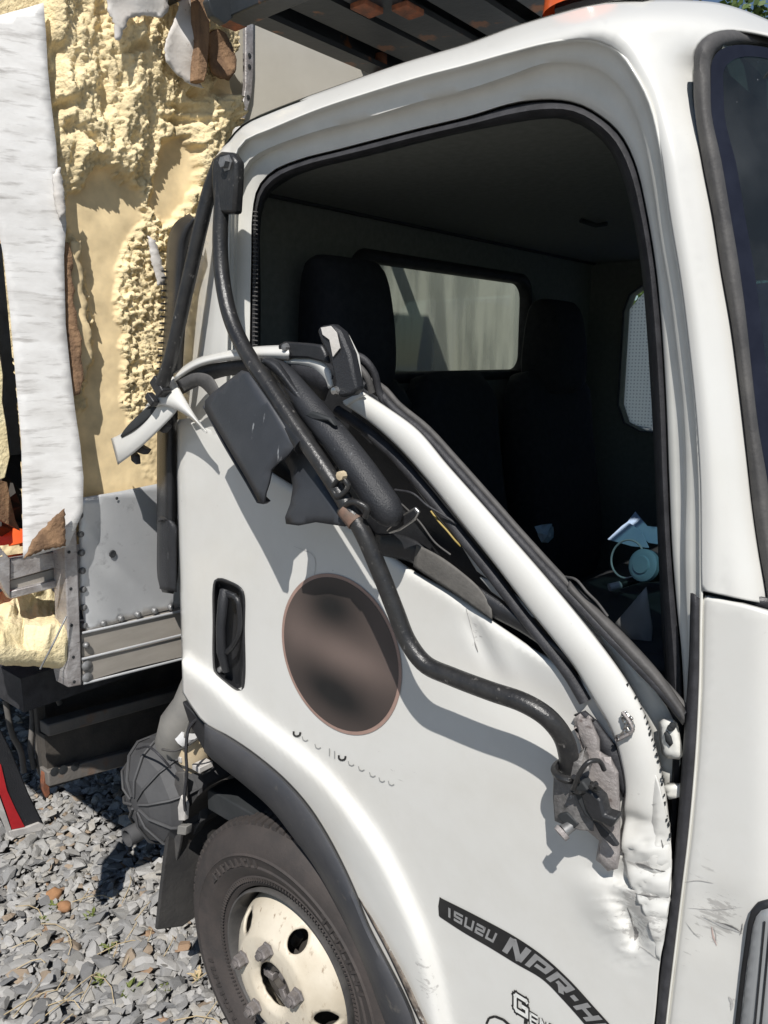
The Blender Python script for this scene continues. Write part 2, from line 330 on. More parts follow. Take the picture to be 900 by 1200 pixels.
def scuffmat(name, base):
    m = base.copy(); m.name = name; n = m.node_tree.nodes; L = m.node_tree.links; b = n['Principled BSDF']; src = b.inputs['Base Color'].links[0].from_socket
    tc = n.new('ShaderNodeTexCoord'); a = n.new('ShaderNodeAttribute'); a.attribute_name = 'scuff'
    fac = None
    for sc_, st, off in ((60, (.25, 1, 1.6), 0), (130, (.5, 1, 1), 3)):
        mp = n.new('ShaderNodeMapping'); mp.inputs['Scale'].default_value = st; mp.inputs['Rotation'].default_value = (0, .25+off*.1, 0); t = n.new('ShaderNodeTexNoise'); t.inputs['Scale'].default_value = sc_; t.inputs['Detail'].default_value = 6; t.inputs['Roughness'].default_value = .65
        L.new(tc.outputs['Object'], mp.inputs[0]); L.new(mp.outputs[0], t.inputs[0])
        ad = n.new('ShaderNodeMath'); ad.operation = 'MULTIPLY_ADD'; ad.inputs[1].default_value = .34; L.new(a.outputs['Fac'], ad.inputs[0]); L.new(t.outputs[0], ad.inputs[2])
        r = n.new('ShaderNodeMapRange'); r.inputs[1].default_value = .76; r.inputs[2].default_value = .84; L.new(ad.outputs[0], r.inputs[0])
        if fac is None: fac = r.outputs[0]
        else:
            mxx = n.new('ShaderNodeMath'); mxx.operation = 'MAXIMUM'; L.new(fac, mxx.inputs[0]); L.new(r.outputs[0], mxx.inputs[1]); fac = mxx.outputs[0]
    mx = n.new('ShaderNodeMix'); mx.data_type = 'RGBA'; L.new(src, mx.inputs[6]); mx.inputs[7].default_value = (.42, .41, .39, 1); L.new(fac, mx.inputs[0])
    # faint road film
    t = n.new('ShaderNodeTexNoise'); t.inputs['Scale'].default_value = 3.5; t.inputs['Detail'].default_value = 9; t.inputs['Roughness'].default_value = .7; L.new(tc.outputs['Object'], t.inputs[0])
    r = n.new('ShaderNodeMapRange'); r.inputs[1].default_value = .45; r.inputs[2].default_value = .8; r.inputs[4].default_value = .30; L.new(t.outputs[0], r.inputs[0])
    m3 = n.new('ShaderNodeMix'); m3.data_type = 'RGBA'; L.new(mx.outputs[2], m3.inputs[6]); m3.inputs[7].default_value = (.46, .43, .37, 1); L.new(r.outputs[0], m3.inputs[0]); L.new(m3.outputs[2], b.inputs['Base Color']); return m
M['paints'] = scuffmat('scuffed_paint', M['paint'])
def scuff(o, blobs):
    q = np.array([proj(np.array(v.co)+np.array(WL[o])) for v in o.data.vertices]); a = np.zeros(len(q))
    for b_ in blobs: a = np.maximum(a, gau(q, *b_))
    o.data.attributes.new('scuff', 'FLOAT', 'POINT').data.foreach_set('value', a.astype(float).tolist())
M['foam'] = attrmat('yellow_insulation_foam', (.86, .68, .40), (.92, .76, .46), rough=.95, bump=.9, bscale=75, nvar=.30, nscale=16)
M['foamflat'] = mat('pale_foam_block', (.84, .73, .47), (.74, .61, .35), scale=10, rough=.95, bump=.8, bscale=60)
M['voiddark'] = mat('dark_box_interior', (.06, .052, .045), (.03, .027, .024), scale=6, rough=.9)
M['tyre'] = mat('dusty_tyre_rubber', (.038, .033, .031), (.062, .051, .047), scale=7, rough=.75, bump=.15, bscale=150, c3=(.03, .028, .028), s3=16, lo3=.5, hi3=.8)
M['rim'] = mat('aged_cream_wheel_paint', (.63, .57, .465), (.54, .475, .37), scale=9, rough=.5, bump=.08, bscale=60, c3=(.20, .125, .07), s3=60, lo3=.60, hi3=.76, st3=(1.5, 1, .6))
M['nut'] = mat('rusty_wheel_nut', (.17, .155, .15), (.28, .255, .245), scale=60, rough=.55, metal=.5, bump=.3, bscale=200)
M['cast'] = mat('broken_cast_metal', (.40, .37, .355), (.30, .27, .26), scale=90, rough=.6, metal=.2, bump=.3, bscale=260, c3=(.17, .14, .13), s3=55, lo3=.6, hi3=.68)
M['castdark'] = mat('grimy_cast_socket', (.20, .19, .185), (.12, .115, .11), scale=70, rough=.6, metal=.2, bump=.3, bscale=220, c3=(.45, .43, .41), s3=50, lo3=.60, hi3=.68)
M['canister'] = mat('dusty_grey_canister', (.052, .052, .055), (.08, .08, .082), scale=8, rough=.65, bump=.06, bscale=120)
M['duct'] = mat('dusty_duct_rubber', (.17, .165, .155), (.24, .23, .21), scale=10, rough=.7)
M['bottle'] = mat('yellowed_plastic', (.62, .52, .36), (.48, .38, .25), scale=18, rough=.5)
M['red'] = mat('red_reflective_tape', (.52, .025, .03), (.42, .02, .025), scale=20, rough=.35)
M['tape'] = mat('worn_white_tape', (.6, .57, .53), (.42, .4, .38), scale=30, rough=.6)
M['orange'] = mat('orange_plastic', (.75, .13, .03), (.66, .1, .025), scale=6, rough=.4)
M['amber'] = mat('orange_lens', (.85, .16, .04), (.7, .12, .03), scale=6, rough=.15, coat=.5)
M['lens'] = mat('smoked_lamp_lens', (.22, .23, .235), (.30, .305, .31), scale=3, rough=.12, coat=.6, stretch=(30, 30, 1))
M['decal'] = mat('black_decal_film', (.012, .012, .013), (.02, .02, .02), scale=30, rough=.3)
M['silver'] = mat('silver_print', (.30, .30, .30), (.36, .36, .36), scale=30, rough=.35, metal=.3)
M['ink'] = mat('black_print', (.015, .015, .015), None, rough=.4)
M['whiteprint'] = mat('white_print', (.72, .72, .69), None, rough=.4)
M['copper'] = mat('copper_print', (.36, .24, .20), (.30, .20, .165), scale=20, rough=.4)
M['blue'] = mat('pale_blue_paper', (.46, .58, .76), (.38, .50, .70), scale=20, rough=.8)
M['cupmat'] = mat('pale_blue_plastic', (.32, .46, .56), (.4, .54, .62), scale=10, rough=.3)
M['whitepl'] = mat('white_plastic', (.7, .7, .7), (.62, .62, .62), scale=20, rough=.4)
M['archrust'] = mat('flaking_arch_edge', (.05, .04, .036), (.30, .25, .20), scale=40, rough=.8, bump=.3, c3=(.5, .48, .44), s3=60, lo3=.58, hi3=.64)
M['yellow'] = mat('yellow_wire', (.34, .25, .07), None, rough=.5)
M['chrome'] = mat('bare_metal', (.6, .6, .58), (.4, .38, .36), scale=40, rough=.3, metal=.9, bump=.2)
M['rustband'] = mat('rusty_tube_band', (.20, .12, .085), (.12, .085, .065), scale=50, rough=.7, bump=.3)
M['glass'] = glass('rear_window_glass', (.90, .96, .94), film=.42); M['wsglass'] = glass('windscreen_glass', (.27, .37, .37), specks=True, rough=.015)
M['wsglass2'] = glass('side_window_glass', (.9, .94, .93)); M['frit'] = mat('black_glass_border', (.008, .01, .02), (.014, .017, .03), scale=20, rough=.6, spec=.2, c3=(.3, .34, .38), s3=95, lo3=.745, hi3=.80)
M['liver'] = mat('dry_straw', (.55, .44, .27), (.4, .31, .18), scale=20, rough=.9)
M['weed'] = mat('weed_leaf', (.10, .135, .03), (.17, .19, .05), scale=60, rough=.6)
M['leaf'] = mat('tree_leaf', (.06, .10, .022), (.10, .15, .03), scale=3, rough=.6)
M['bark'] = mat('tree_bark', (.12, .09, .06), (.07, .05, .035), scale=20, rough=.9, bump=.6)

# ------------------------------------------------------------------ ground
gm = mat('gravel_bed', (.16, .155, .15), (.30, .29, .275), scale=28, rough=.95, bump=1.0, bscale=45, c3=(.30, .19, .11), s3=24, lo3=.6, hi3=.66)
ground = mk('gravel_ground', [(-150, -150, -.012), (150, -150, -.012), (150, 150, -.012), (-150, 150, -.012)], [(0, 1, 2, 3)], gm, kind='structure')
ground['label'] = 'grey gravel yard under the truck'
stone_cols = [((.305, .30, .292), (.225, .222, .218)), ((.36, .352, .335), (.28, .272, .258)), ((.212, .21, .208), (.158, .157, .156)), ((.39, .375, .345), (.31, .29, .26)), ((.36, .285, .21), (.27, .21, .155)), ((.36, .23, .14), (.28, .19, .125)), ((.43, .42, .40), (.345, .335, .325))]
SM = [mat('stone_tone', a, b, scale=45, rough=.9, bump=.35, bscale=130, detail=4) for a, b in stone_cols]
prot = []
for i in range(16):
    bm = bmesh.new(); el = random.uniform(1.1, 2.0); th = random.uniform(.35, .7)
    for _ in range(15):
        v = Vector((random.gauss(0, 1), random.gauss(0, 1), random.gauss(0, 1))).normalized()*random.uniform(.8, 1.05)
        bm.verts.new((v.x*el*.5, v.y*.5, v.z*.5*th))
    r = bmesh.ops.convex_hull(bm, input=bm.verts)
    bmesh.ops.delete(bm, geom=[v for v in bm.verts if not v.link_faces], context='VERTS')
    bm.verts.index_update(); prot.append((np.array([tuple(v.co) for v in bm.verts]), [tuple(v.index for v in f.verts) for f in bm.faces])); bm.free()
cand = []
for _ in range(19000):
    x = random.uniform(-4.3, .3); y = random.uniform(-1.5, 2.3)
    vis = -3.2 < x < -1.2 and -.7 < y < 1.2
    if not vis and random.random() < .5: continue
    s = random.choice((.018, .022, .027, .033, .04, .052))*random.uniform(.85, 1.2)
    cand.append((x, y, s))
for _ in range(9000):
    s = random.choice((.013, .018, .023, .03, .042))*random.uniform(.85, 1.2)
    cand.append((random.uniform(-3.2, -1.2), random.uniform(-.7, 1.2), s))
def score(c):
    q = proj((c[0], c[1], 0)); d = math.dist(c, (0, -1.03, -1.8))
    return -1 if not (-10 < q[0] < 300 and 940 < q[1] < 1215) else c[2]/d
cand.sort(key=score, reverse=True)
sme = {}
bigV = []; bigF = []; bigM = []
for i, (x, y, s) in enumerate(cand):
    k = random.randrange(16); mi = random.choices(range(7), (26, 26, 9, 18, 4.5, 1.0, 18))[0]
    rot = Matrix.Rotation(random.uniform(0, 6.28), 3, 'Z') @ Matrix.Rotation(random.gauss(0, .35), 3, 'X') @ Matrix.Rotation(random.gauss(0, .3), 3, 'Y')
    z = random.uniform(-.004, .016)+s*.12
    if i < 300:
        if (k, mi) not in sme:
            me = bpy.data.meshes.new('stone'); me.from_pydata(prot[k][0].tolist(), [], prot[k][1]); me.materials.append(SM[mi]); sme[(k, mi)] = me
        o = bpy.data.objects.new('stone', sme[(k, mi)]); COL.objects.link(o); o.parent = ground
        o.location = Vector((x, y, z+.006))-WL[ground]; o.rotation_euler = rot.to_euler(); o.scale = (s,)*3
    else:
        n0 = len(bigV); V = (prot[k][0]*s)@np.array(rot).T+np.array((x, y, z)); bigV.extend(V.tolist())
        for f in prot[k][1]: bigF.append(tuple(a+n0 for a in f)); bigM.append(mi)
me = bpy.data.meshes.new('gravel'); me.from_pydata(bigV, [], bigF); me.polygons.foreach_set('material_index', bigM)
for m_ in SM: me.materials.append(m_)
gr = bpy.data.objects.new('gravel', me); COL.objects.link(gr); gr['kind'] = 'stuff'; gr['label'] = 'loose grey crushed stone gravel covering the yard'
# dry straw lying on the gravel
ps = []
for _ in range(34):
    p = G(random.uniform(0, 290), random.uniform(1060, 1230)); a = random.uniform(0, 6.28); l = random.uniform(.04, .16)
    q = [p+Vector((math.cos(a)*l*t, math.sin(a)*l*t+.02*math.sin(3*t), .03+.012*math.sin(3*t))) for t in (0, .33, .66, 1)]
    ps.append(tubem(q, .0014, 4))
V, Fc = join(ps); mk('straw', V, Fc, M['liver'], kind='stuff', label='dry straw stalks scattered over the gravel')

# ------------------------------------------------------------------ the truck
T = empty('truck', (-.9, .95, 0), 'white wrecked box truck with its passenger door crushed and its cargo box torn open', 'truck')

# -- aperture contours (photo coordinates on the side plane)
SIL = [(203, 520), (211, 430), (221, 345), (232, 270), (242, 215), (250.6, 187), (262, 171), (283.6, 146), (316.7, 130), (394.5, 101), (472, 74), (550, 50.5), (600, 32), (650, 17), (683, 8), (710, 3)]
C0 = [(262, 520), (266, 430), (268, 340), (270, 260), (272, 210), (276, 183), (286, 166), (316.7, 152), (375, 128), (433, 109), (492, 91), (550, 76), (600, 62), (650, 50), (693, 47), (723, 60), (743, 87), (760, 120), (773, 173), (784, 250), (797, 328), (807, 407), (815, 485), (820, 564), (821, 642), (821, 693), (820, 740), (819, 800), (815, 880), (807, 973), (799, 1040), (791, 1107), (780, 1200), (772, 1290)]
C1 = [(272, 520), (273, 430), (274, 350), (275, 290), (276, 241), (280, 218), (293, 190), (317, 175), (375, 155), (433, 140), (492, 122), (550, 107), (600, 90), (640, 76), (680, 76), (710, 88), (733, 112), (750, 150), (764, 217), (774, 285), (785, 350), (792, 407), (800, 480), (803, 564), (802, 642), (803, 700), (806, 760), (806, 820), (803, 880), (796, 973), (788, 1040), (781, 1107), (771, 1200), (763, 1290)]
C2 = [(294, 520), (294, 430), (295, 350), (296, 300), (297, 253), (303, 222), (320, 202), (355, 187), (395, 177), (433, 167), (492, 152), (550, 138), (600, 123), (640, 118), (677, 123), (706, 139), (728, 160), (745, 195), (757, 245), (768, 310), (774, 368), (780, 466), (783.5, 564), (787, 642), (793, 713), (798, 760), (801, 812), (802, 850), (800, 880), (793, 973), (785, 1040), (778, 1107), (768, 1200), (760, 1290)]
C3 = [(302, 520), (302, 430), (303, 350), (304, 300), (304, 249), (313, 225), (332, 210), (363, 198), (398, 189), (433, 181), (492, 166), (550, 153), (600, 143), (640, 137), (667, 137), (690, 147), (713, 167), (730, 200), (743, 247), (754, 310), (760, 380), (766, 466), (770, 564), (774, 642), (778, 720), (780, 760), (782, 812), (784, 850), (783, 880), (778, 973), (770, 1040), (762, 1107), (752, 1200), (744, 1290)]
NC = 150
WSO = [(710, 3), (770, 0)]      # header edge then the windscreen seal side
WS_side = [(813, 83), (813, 117), (822, 187), (834.5, 250), (844, 313), (856, 379), (866, 454), (874, 524), (881.5, 595), (889, 646), (897, 690), (899, 708)]
WS_in = [(833, 90), (834, 133), (846, 190), (856, 250), (866, 309), (874, 368), (881.5, 438), (889, 501), (899, 560), (908, 620), (915, 680), (918, 712)]
WS_top_o = [(813, 83), (814, 60), (827, 43), (850, 35), (900, 41), (960, 62)]
WS_top_i = [(833, 90), (834, 73), (842, 60), (860, 53), (900, 56), (960, 76)]
HEAD = [(710, 3), (760, 0), (800, 0), (840, 3), (867, 10), (900, 23), (960, 50)]
silc = crv(SIL, 70); headc = crv(HEAD, 26); c0c = crv(C0, 170)
wsside = crv(WS_side, 46); wstop = crv(WS_top_o, 24)
outer = list(map(tuple, silc)) + list(map(tuple, headc[1:])) + list(map(tuple, wstop[::-1])) + list(map(tuple, wsside[1:])) + [(860, 700.5), (822, 692)]
k693 = int(np.argmin(np.hypot(c0c[:, 0]-821, c0c[:, 1]-691)))
outer += list(map(tuple, c0c[:k693-1][::-1]))
full_top = np.vstack([silc, headc[1:]])
def skin_y(q):
    d = dline(q, full_top); ds = dline(q, wsside)
    y = .085*np.clip(1-d/34, 0, 1)**2
    y = np.where(q[:, 0] < 262, y*.8, y)
    y += .030*np.clip(1-ds/46, 0, 1)**2*(q[:, 1] > 40)
    hd = sst(715, 940, q[:, 0])*sst(190, 10, q[:, 1])
    return y+.16*hd-.004*np.sin(np.clip(dline(q, c0c)/26, 0, 1)*math.pi)
skin = sheet('cab_shell', outer, M['paint'], T, skin_y, res=9, bres=7, edge=(2.5, 6, 11, 17, 24), solid=.0025, angle=80)
# recessed door frame: stepped painted channel running round the opening
A0, A1, A2, A3 = crv(C0, NC), crv(C1, NC), crv(C2, NC), crv(C3, NC)
def mixc(a, b, t): return a*(1-t)+b*t
rings = [[S(*p, y) for p in c] for c, y in ((A0, 0.0), (mixc(A0, A1, .10), .010), (mixc(A0, A1, .55), .016), (mixc(A0, A1, .9), .018), (A1, .026), (mixc(A1, A2, .12), .034), (mixc(A1, A2, .55), .036), (mixc(A1, A2, .92), .040), (A2, .052))]
V, Fc = loftm(rings); orient(mk('door_frame', V, Fc, M['paint2'], T, smooth=True, angle=75, solid=.003), (0, -1, 0))
V, Fc = loftm([[S(*p, y) for p in c] for c, y in ((A2, .054), (mixc(A2, A3, .15), .040), (mixc(A2, A3, .5), .034), (mixc(A2, A3, .85), .042), (A3, .060), (A3, .11))])
orient(mk('door_seal', V, Fc, M['rubber'], T, smooth=True, angle=80, solid=.002), (0, -1, 0))
# ribs of the seal on the rear edge
ps = []
for py in np.arange(248, 410, 5.2):
    a = S(296.5, py, .034); b = S(302, py+.6, .036); ps.append(tubem([a, b], .0016, 5))
V, Fc = join(ps); mk('seal_rib', V, Fc, M['rubber2'], T, kind='stuff')
# black front seal strip below the pillar seam
FS_r = [(820, 701), (819, 800), (815, 880), (807, 973), (799, 1040), (791, 1107), (780, 1200), (770, 1300)]
FS_l = [(809, 695), (807, 775), (802, 850), (800, 880), (793, 973), (785.5, 1050), (774, 1130), (768, 1200), (756, 1300)]
ribbon('front_door_seal', FS_l, FS_r, M['rubber'], T, -.002, -.004, .007, n=50, m=8)

# -- roof, far side, rear wall, inner lining
V, Fc = loftm([[S(a, b, .066) for a, b in silc[:40]], [Vector((-1.41, .14, S(a, b, .066).z)) for a, b in silc[:40]]]); mk('rear_corner_lining', V, Fc, M['liner'], T, smooth=True)
base = [S(px, py, .085) for px, py in silc[::2] if py < 150]+[S(760, 0, .1)]
rings = []
for t in np.linspace(0, 1, 15):
    y = .083+t*1.85
    rings.append([Vector((p.x+(.12*(1-abs(2*t-1)**1.5) if i > len(base)-4 else 0), y, p.z+.05*(1-abs(2*t-1)**2.2))) for i, p in enumerate(base)])
V, Fc = loftm(rings); orient(mk('roof', V, Fc, M['paint'], T, smooth=True, angle=80), (0, 0, 1))
box('roof_rear', (-1.43, .14, 2.215), (-1.2, 1.95, 2.30), M['paint'], T, bevel=.02)
box('headliner', (-1.405, .07, 2.165), (-.36, 1.92, 2.20), M['liner'], T, bevel=0)
RW = [(-1.5, -1.4)]
wy0, wy1, wz0, wz1 = .53, 1.43, 1.75, 2.065
def frame_x(name, x0, x1, y0, y1, z0, z1, hy0, hy1, hz0, hz1, m, r=.06):
    n = 8; hole = []
    for cx, cz, a0 in ((hy1-r, hz1-r, 0), (hy0+r, hz1-r, 90), (hy0+r, hz0+r, 180), (hy1-r, hz0+r, 270)):
        for i in range(n+1):
            a = math.radians(a0+90*i/n); hole.append((cx+r*math.cos(a), cz+r*math.sin(a)))
    outer_ = rs([(y0, z0), (y1, z0), (y1, z1), (y0, z1)], .15)
    vo, fo = cdt(outer_, .15, [np.array(hole)], inner=True)
    o = mk(name, [(x0, a, b) for a, b in vo], fo, m, T, solid=x1-x0, off=0); return o, hole
o, rh = frame_x('rear_wall', -1.425, -1.395, .13, 1.95, .7, 2.24, wy0, wy1, wz0, wz1, M['liner'])
ws_ring = []
gc = (.5*(wy0+wy1), .5*(wz0+wz1))
V, Fc = loftm([[Vector((xx, gc[0]+(a-gc[0])*k+(.0 if True else 0), gc[1]+(b-gc[1])*(1+(k-1)*2.6))) for a, b in rh] for xx, k in ((-1.42, 1.045), (-1.405, 1.05), (-1.395, 1.03), (-1.39, 1.0), (-1.40, .975), (-1.43, .97))], True)
mk('rear_window_seal', V, Fc, M['rubber'], T, smooth=True, angle=70)
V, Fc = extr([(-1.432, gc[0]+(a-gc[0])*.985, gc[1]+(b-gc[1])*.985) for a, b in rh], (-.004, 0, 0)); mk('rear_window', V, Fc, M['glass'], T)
# seam between headliner and rear wall
tube('headliner_seam', [(-1.385, .1, 2.163), (-1.385, 1.9, 2.163)], .006, M['dark'], T)
# far side of the cab with its door window
fo_poly = rs([(-1.5, .7), (-.05, .7), (-.05, 1.5), (-.34, 2.2), (-1.5, 2.2)], .15)
fh = [(-1.235, 1.55), (-1.265, 1.62), (-1.265, 1.98), (-1.245, 2.04), (-1.20, 2.07), (-.5, 2.07), (-.44, 2.04), (-.24, 1.55), (-.26, 1.52), (-1.17, 1.52)]
vo, fo = cdt(fo_poly, .15, [np.array(fh)])
mk('far_side_wall', [(a, 1.93, b) for a, b in vo], fo, M['liner'], T, solid=.06, off=1)
V, Fc = extr([(a, 1.955, b) for a, b in fh], (0, .004, 0)); mk('far_window', V, Fc, M['wsglass2'], T)
V, Fc = loftm([[Vector((-.75+(a+.75)*k, yy, 1.8+(b-1.8)*k)) for a, b in fh] for yy, k in ((1.929, 1.012), (1.92, 1.006), (1.927, .995))], True)
mk('far_window_seal', V, Fc, M['rubber'], T, smooth=True)
# perforated white shade and blue film hanging in that window
def translucent(name, c, dots):
    m = bpy.data.materials.new(name); m.use_nodes = True; n = m.node_tree.nodes; L = m.node_tree.links; n.clear()
    out = n.new('ShaderNodeOutputMaterial'); t = n.new('ShaderNodeBsdfTranslucent'); d = n.new('ShaderNodeBsdfDiffuse'); mx = n.new('ShaderNodeMixShader'); mx.inputs[0].default_value = .08
    for q in (t, d): q.inputs[0].default_value = (*c, 1)
    L.new(t.outputs[0], mx.inputs[1]); L.new(d.outputs[0], mx.inputs[2]); L.new(mx.outputs[0], out.inputs[0])
    if dots:
        tc = n.new('ShaderNodeTexCoord'); v = n.new('ShaderNodeTexVoronoi'); v.inputs['Scale'].default_value = 75; v.inputs['Randomness'].default_value = .0
        r = n.new('ShaderNodeMapRange'); r.inputs[1].default_value = .2; r.inputs[2].default_value = .3; L.new(tc.outputs['Object'], v.inputs[0]); L.new(v.outputs['Distance'], r.inputs[0])
        cm = n.new('ShaderNodeMix'); cm.data_type = 'RGBA'; cm.inputs[6].default_value = (.55, .57, .6, 1); cm.inputs[7].default_value = (*c, 1); L.new(r.outputs[0], cm.inputs[0])
        for q in (t, d): L.new(cm.outputs[2], q.inputs[0])
    return m
V, Fc = extr([(a, 1.975, b) for a, b in ((-1.20, 2.06), (-1.262, 1.99), (-1.262, 1.62), (-1.23, 1.54), (-1.135, 1.53), (-1.15, 1.8), (-1.165, 2.06))], (0, .003, 0)); mk('window_shade', V, Fc, translucent('perforated_white_mesh', (.98, .98, .98), True), T)
V, Fc = extr([(a, 1.985, b) for a, b in ((-1.162, 2.06), (-1.147, 1.8), (-1.132, 1.525), (-.5, 1.525), (-.6, 2.06))], (0, .002, 0)); mk('window_film', V, Fc, translucent('blue_window_film', (.16, .28, .62), False), T)
box('cab_floor', (-1.5, .05, .66), (-.1, 1.93, .72), M['dark'], T)
# near-side inner trim: rear pillar lining and inner A pillar
inn = [(302, 520), (303, 350), (304, 249), (313, 225), (332, 210), (363, 198), (433, 181), (550, 153), (640, 137), (667, 137), (690, 147), (713, 167), (730, 200), (743, 247), (754, 310), (766, 466), (774, 642), (782, 812), (784, 850)]
ic = crv(inn, 90)
cenp = np.array((520, 480.))
V, Fc = loftm([[S(*(p), .075) for p in ic], [S(*(p+(cenp-p)*.012), .16) for p in ic], [S(*(p+(cenp-p)*.0), .17) for p in ic]])
mk('inner_frame_trim', V, Fc, M['dark'], T, smooth=True, angle=70)
# dashboard
dp = [(-.98, .72), (-.92, 1.12), (-.78, 1.27), (-.60, 1.31), (-.25, 1.36), (-.02, 1.36), (-.02, .72)]
V, Fc = extr([(a, .12, b) for a, b in dp[1:]], (0, 1.75, 0)); mk('dashboard', V, Fc, M['dark'], T, bevel=.02)
box('centre_console', (-1.15, .88, .72), (-.75, 1.1, 1.06), M['dark'], T, bevel=.02)
# pillar behind windscreen side and firewall closure
V, Fc = extr([(-.36, .07, 2.2), (-.30, .07, 2.2), (.0, .07, 1.36), (-.36, .07, 1.36)], (0, .02, 0))
# seats
def seat(cx, cy, wd, parent=T, head=True, dz=0):
    def pad(name, prof, hw, par, r=.05):
        # prof: (x, z) outline of the side view, rounded over the width
        prof = crv(prof, 28, True); rings = []
        c = prof.mean(0)
        for t in np.linspace(-1, 1, 13):
            k = (1-abs(t)**4)**.35 if abs(t) < 1 else .25
            k = max(k, .3)
            rings.append([Vector((cx+c[0]+(p[0]-c[0])*(.55+.45*k), cy+hw*t*(1-.06*max(0, (p[1]-1.2))), c[1]+(p[1]-c[1])*(.86+.14*k))) for p in prof])
        V, Fc = loftm(rings, True, True); return mk(name, V, Fc, M['fabric'], par, smooth=True, angle=80)
    s = pad('seat', [(.10, 1.0), (.5, 1.02), (.56, .96), (.52, .88), (.1, .84), (.02, .9)], wd, T)
    pad('seat_back', [(.12, .95), (.17, 1.1), (.10, 1.55), (.06, 1.74), (-.01, 1.77), (-.05, 1.7), (.0, 1.2), (.02, .95)], wd*.93, s)
    if head: pad('headrest', [(.10, 1.73+dz), (.10, 1.95+dz), (.06, 2.03+dz), (0, 2.03+dz), (-.03, 1.95+dz), (-.02, 1.73+dz)], wd*.50, s)
    return s
seat(-1.33, .375, .24); seat(-1.33, .84, .19, head=False); seat(-1.33, 1.43, .26, dz=-.04)
# dome lamp, sun-visor clips on the headliner
for dx, dy in ((-.72, .75), (-.98, .95), (-.75, 1.15)):
    tube('visor_clip', [(dx, dy, 2.158), (dx+.02, dy+.05, 2.150), (dx+.03, dy+.09, 2.158)], .006, M['dark'], T)
# steering column lever and grey kick panel near the front of the opening
tube('lever', P3([(778, 670, .55), (740, 681, .52), (728, 685, .5)]), .008, M['black'], T)
tube('lever_tip', P3([(735, 683.5, .515), (714, 688.5, .485)]), .0085, M['whitepl'], T)
sheet('kick_panel', [(757, 688), (738, 710), (720, 731), (742, 757), (762, 778), (764, 735)], M['greyplastic'], T, .20, res=12)
# -- windscreen: seal, black border, glass
wsO = np.vstack([wstop[::-1][:-1], wsside]); wsI = np.vstack([crv(WS_top_i, 24)[::-1][:-1], crv(WS_in, 46)])
def ws_y(q, add): return add+.035*np.ones(len(q))+.16*sst(815, 905, q[:, 0])*sst(120, 40, q[:, 1])+np.clip((q[:, 0]-905)/60, 0, 1)*.1*(q[:, 1] < 120)
rr = []
for t, dy in ((0, -.002), (.06, -.008), (.35, -.018), (.7, -.016), (.95, -.004), (1.0, .01)):
    c = mixc(wsO, wsI, t); yy = ws_y(c, dy); rr.append([S(a, b, y) for (a, b), y in zip(c, yy)])
V, Fc = loftm(rr); orient(mk('windscreen_seal', V, Fc, M['rubber2'], T, smooth=True, angle=80), (0, -1, 0))
gl_l = np.vstack([crv(WS_top_i, 24)[::-1], crv(WS_in, 46)[1:]])
k_ = int(np.argmin(np.hypot(gl_l[:, 0]-833, gl_l[:, 1]-90)))
lefty, leftx = gl_l[k_:, 1], gl_l[k_:, 0]
def gl_y(q, add=0.0):
    d = np.maximum(q[:, 0]-np.interp(q[:, 1], lefty, leftx), 0)
    return .044+add+.0011*d+.0000040*d*d
gpoly = [tuple(p) for p in gl_l]+[(960, 712), (1000, 420), (1000, 88)]
gls = sheet('windscreen', gpoly, M['wsglass'], T, gl_y, res=14, solid=.004, angle=180)
bi = gl_l+np.stack([np.interp(np.arange(len(gl_l)), [0, 18, 30, len(gl_l)-1], [0, 13, 17, 17]), np.interp(np.arange(len(gl_l)), [0, 18, 30, len(gl_l)-1], [16, 13, 3, 0])], 1)
V, Fc = loftm([[S(a, b, y) for (a, b), y in zip(c, gl_y(c, -.0012))] for c in (gl_l, bi)]); mk('windscreen_border', V, Fc, M['frit'], gls, smooth=True, angle=180)
gr_ = [S(a, b, gl_y(np.array([(a, b)]))[0]) for a, b in ((1000, 88), (1000, 420), (960, 712))]
V, Fc = loftm([gr_, [Vector((-.20-.0+.36*max(0, 2.2-p.z)*.45, .45, p.z)) for p in gr_], [Vector((-.17+.36*max(0, 2.2-p.z)*.5, 1.0, p.z)) for p in gr_], [Vector((-.24+.36*max(0, 2.2-p.z)*.5, 1.7, p.z)) for p in gr_], [Vector((-.36+.3*max(0, 2.2-p.z)*.5, 1.93, p.z)) for p in gr_]])
mk('windscreen', V, Fc, M['wsglass'], T, smooth=True, angle=180, solid=.004)
# wiper-side cowl under the glass
V, Fc = loftm([[Vector((x_, y_, z_)) for x_, y_ in ((-.19, .06), (-.1, .16), (-.04, .35), (.0, .9), (.0, 1.6))] for z_ in (1.36, 1.5)]); mk('cowl', V, Fc, M['black'], T, smooth=True, solid=.01)
# -- front corner panel and the cab front
FP = [(822.5, 696), (845, 700.5), (870, 706), (899, 714), (950, 732), (1000, 752), (1000, 1330), (764, 1330), (781.5, 1200), (792.5, 1107), (800.5, 1040), (808.5, 973), (816.5, 880), (820.5, 800)]
def fp_y(q):
    y = .13*np.clip((q[:, 0]-880)/120, 0, 1)**2
    d = dline(q, FP[:6]); y = y+.010*np.clip(1-d/5, 0, 1)**2
    d2 = dline(q, FP[7:]+FP[:1]); y = y+.008*np.clip(1-d2/6, 0, 1)**2
    for (cx, cy, rx, ry, am) in ((845, 1095, 40, 26, .004), (838, 1055, 25, 14, .003)):
        y = y+am*np.exp(-((q[:, 0]-cx)/rx)**2-((q[:, 1]-cy)/ry)**2)
    return y
fp = sheet('corner_panel', FP, M['paints'], T, fp_y, res=9, bres=7, edge=(1.5, 3.5, 6.5), angle=80)
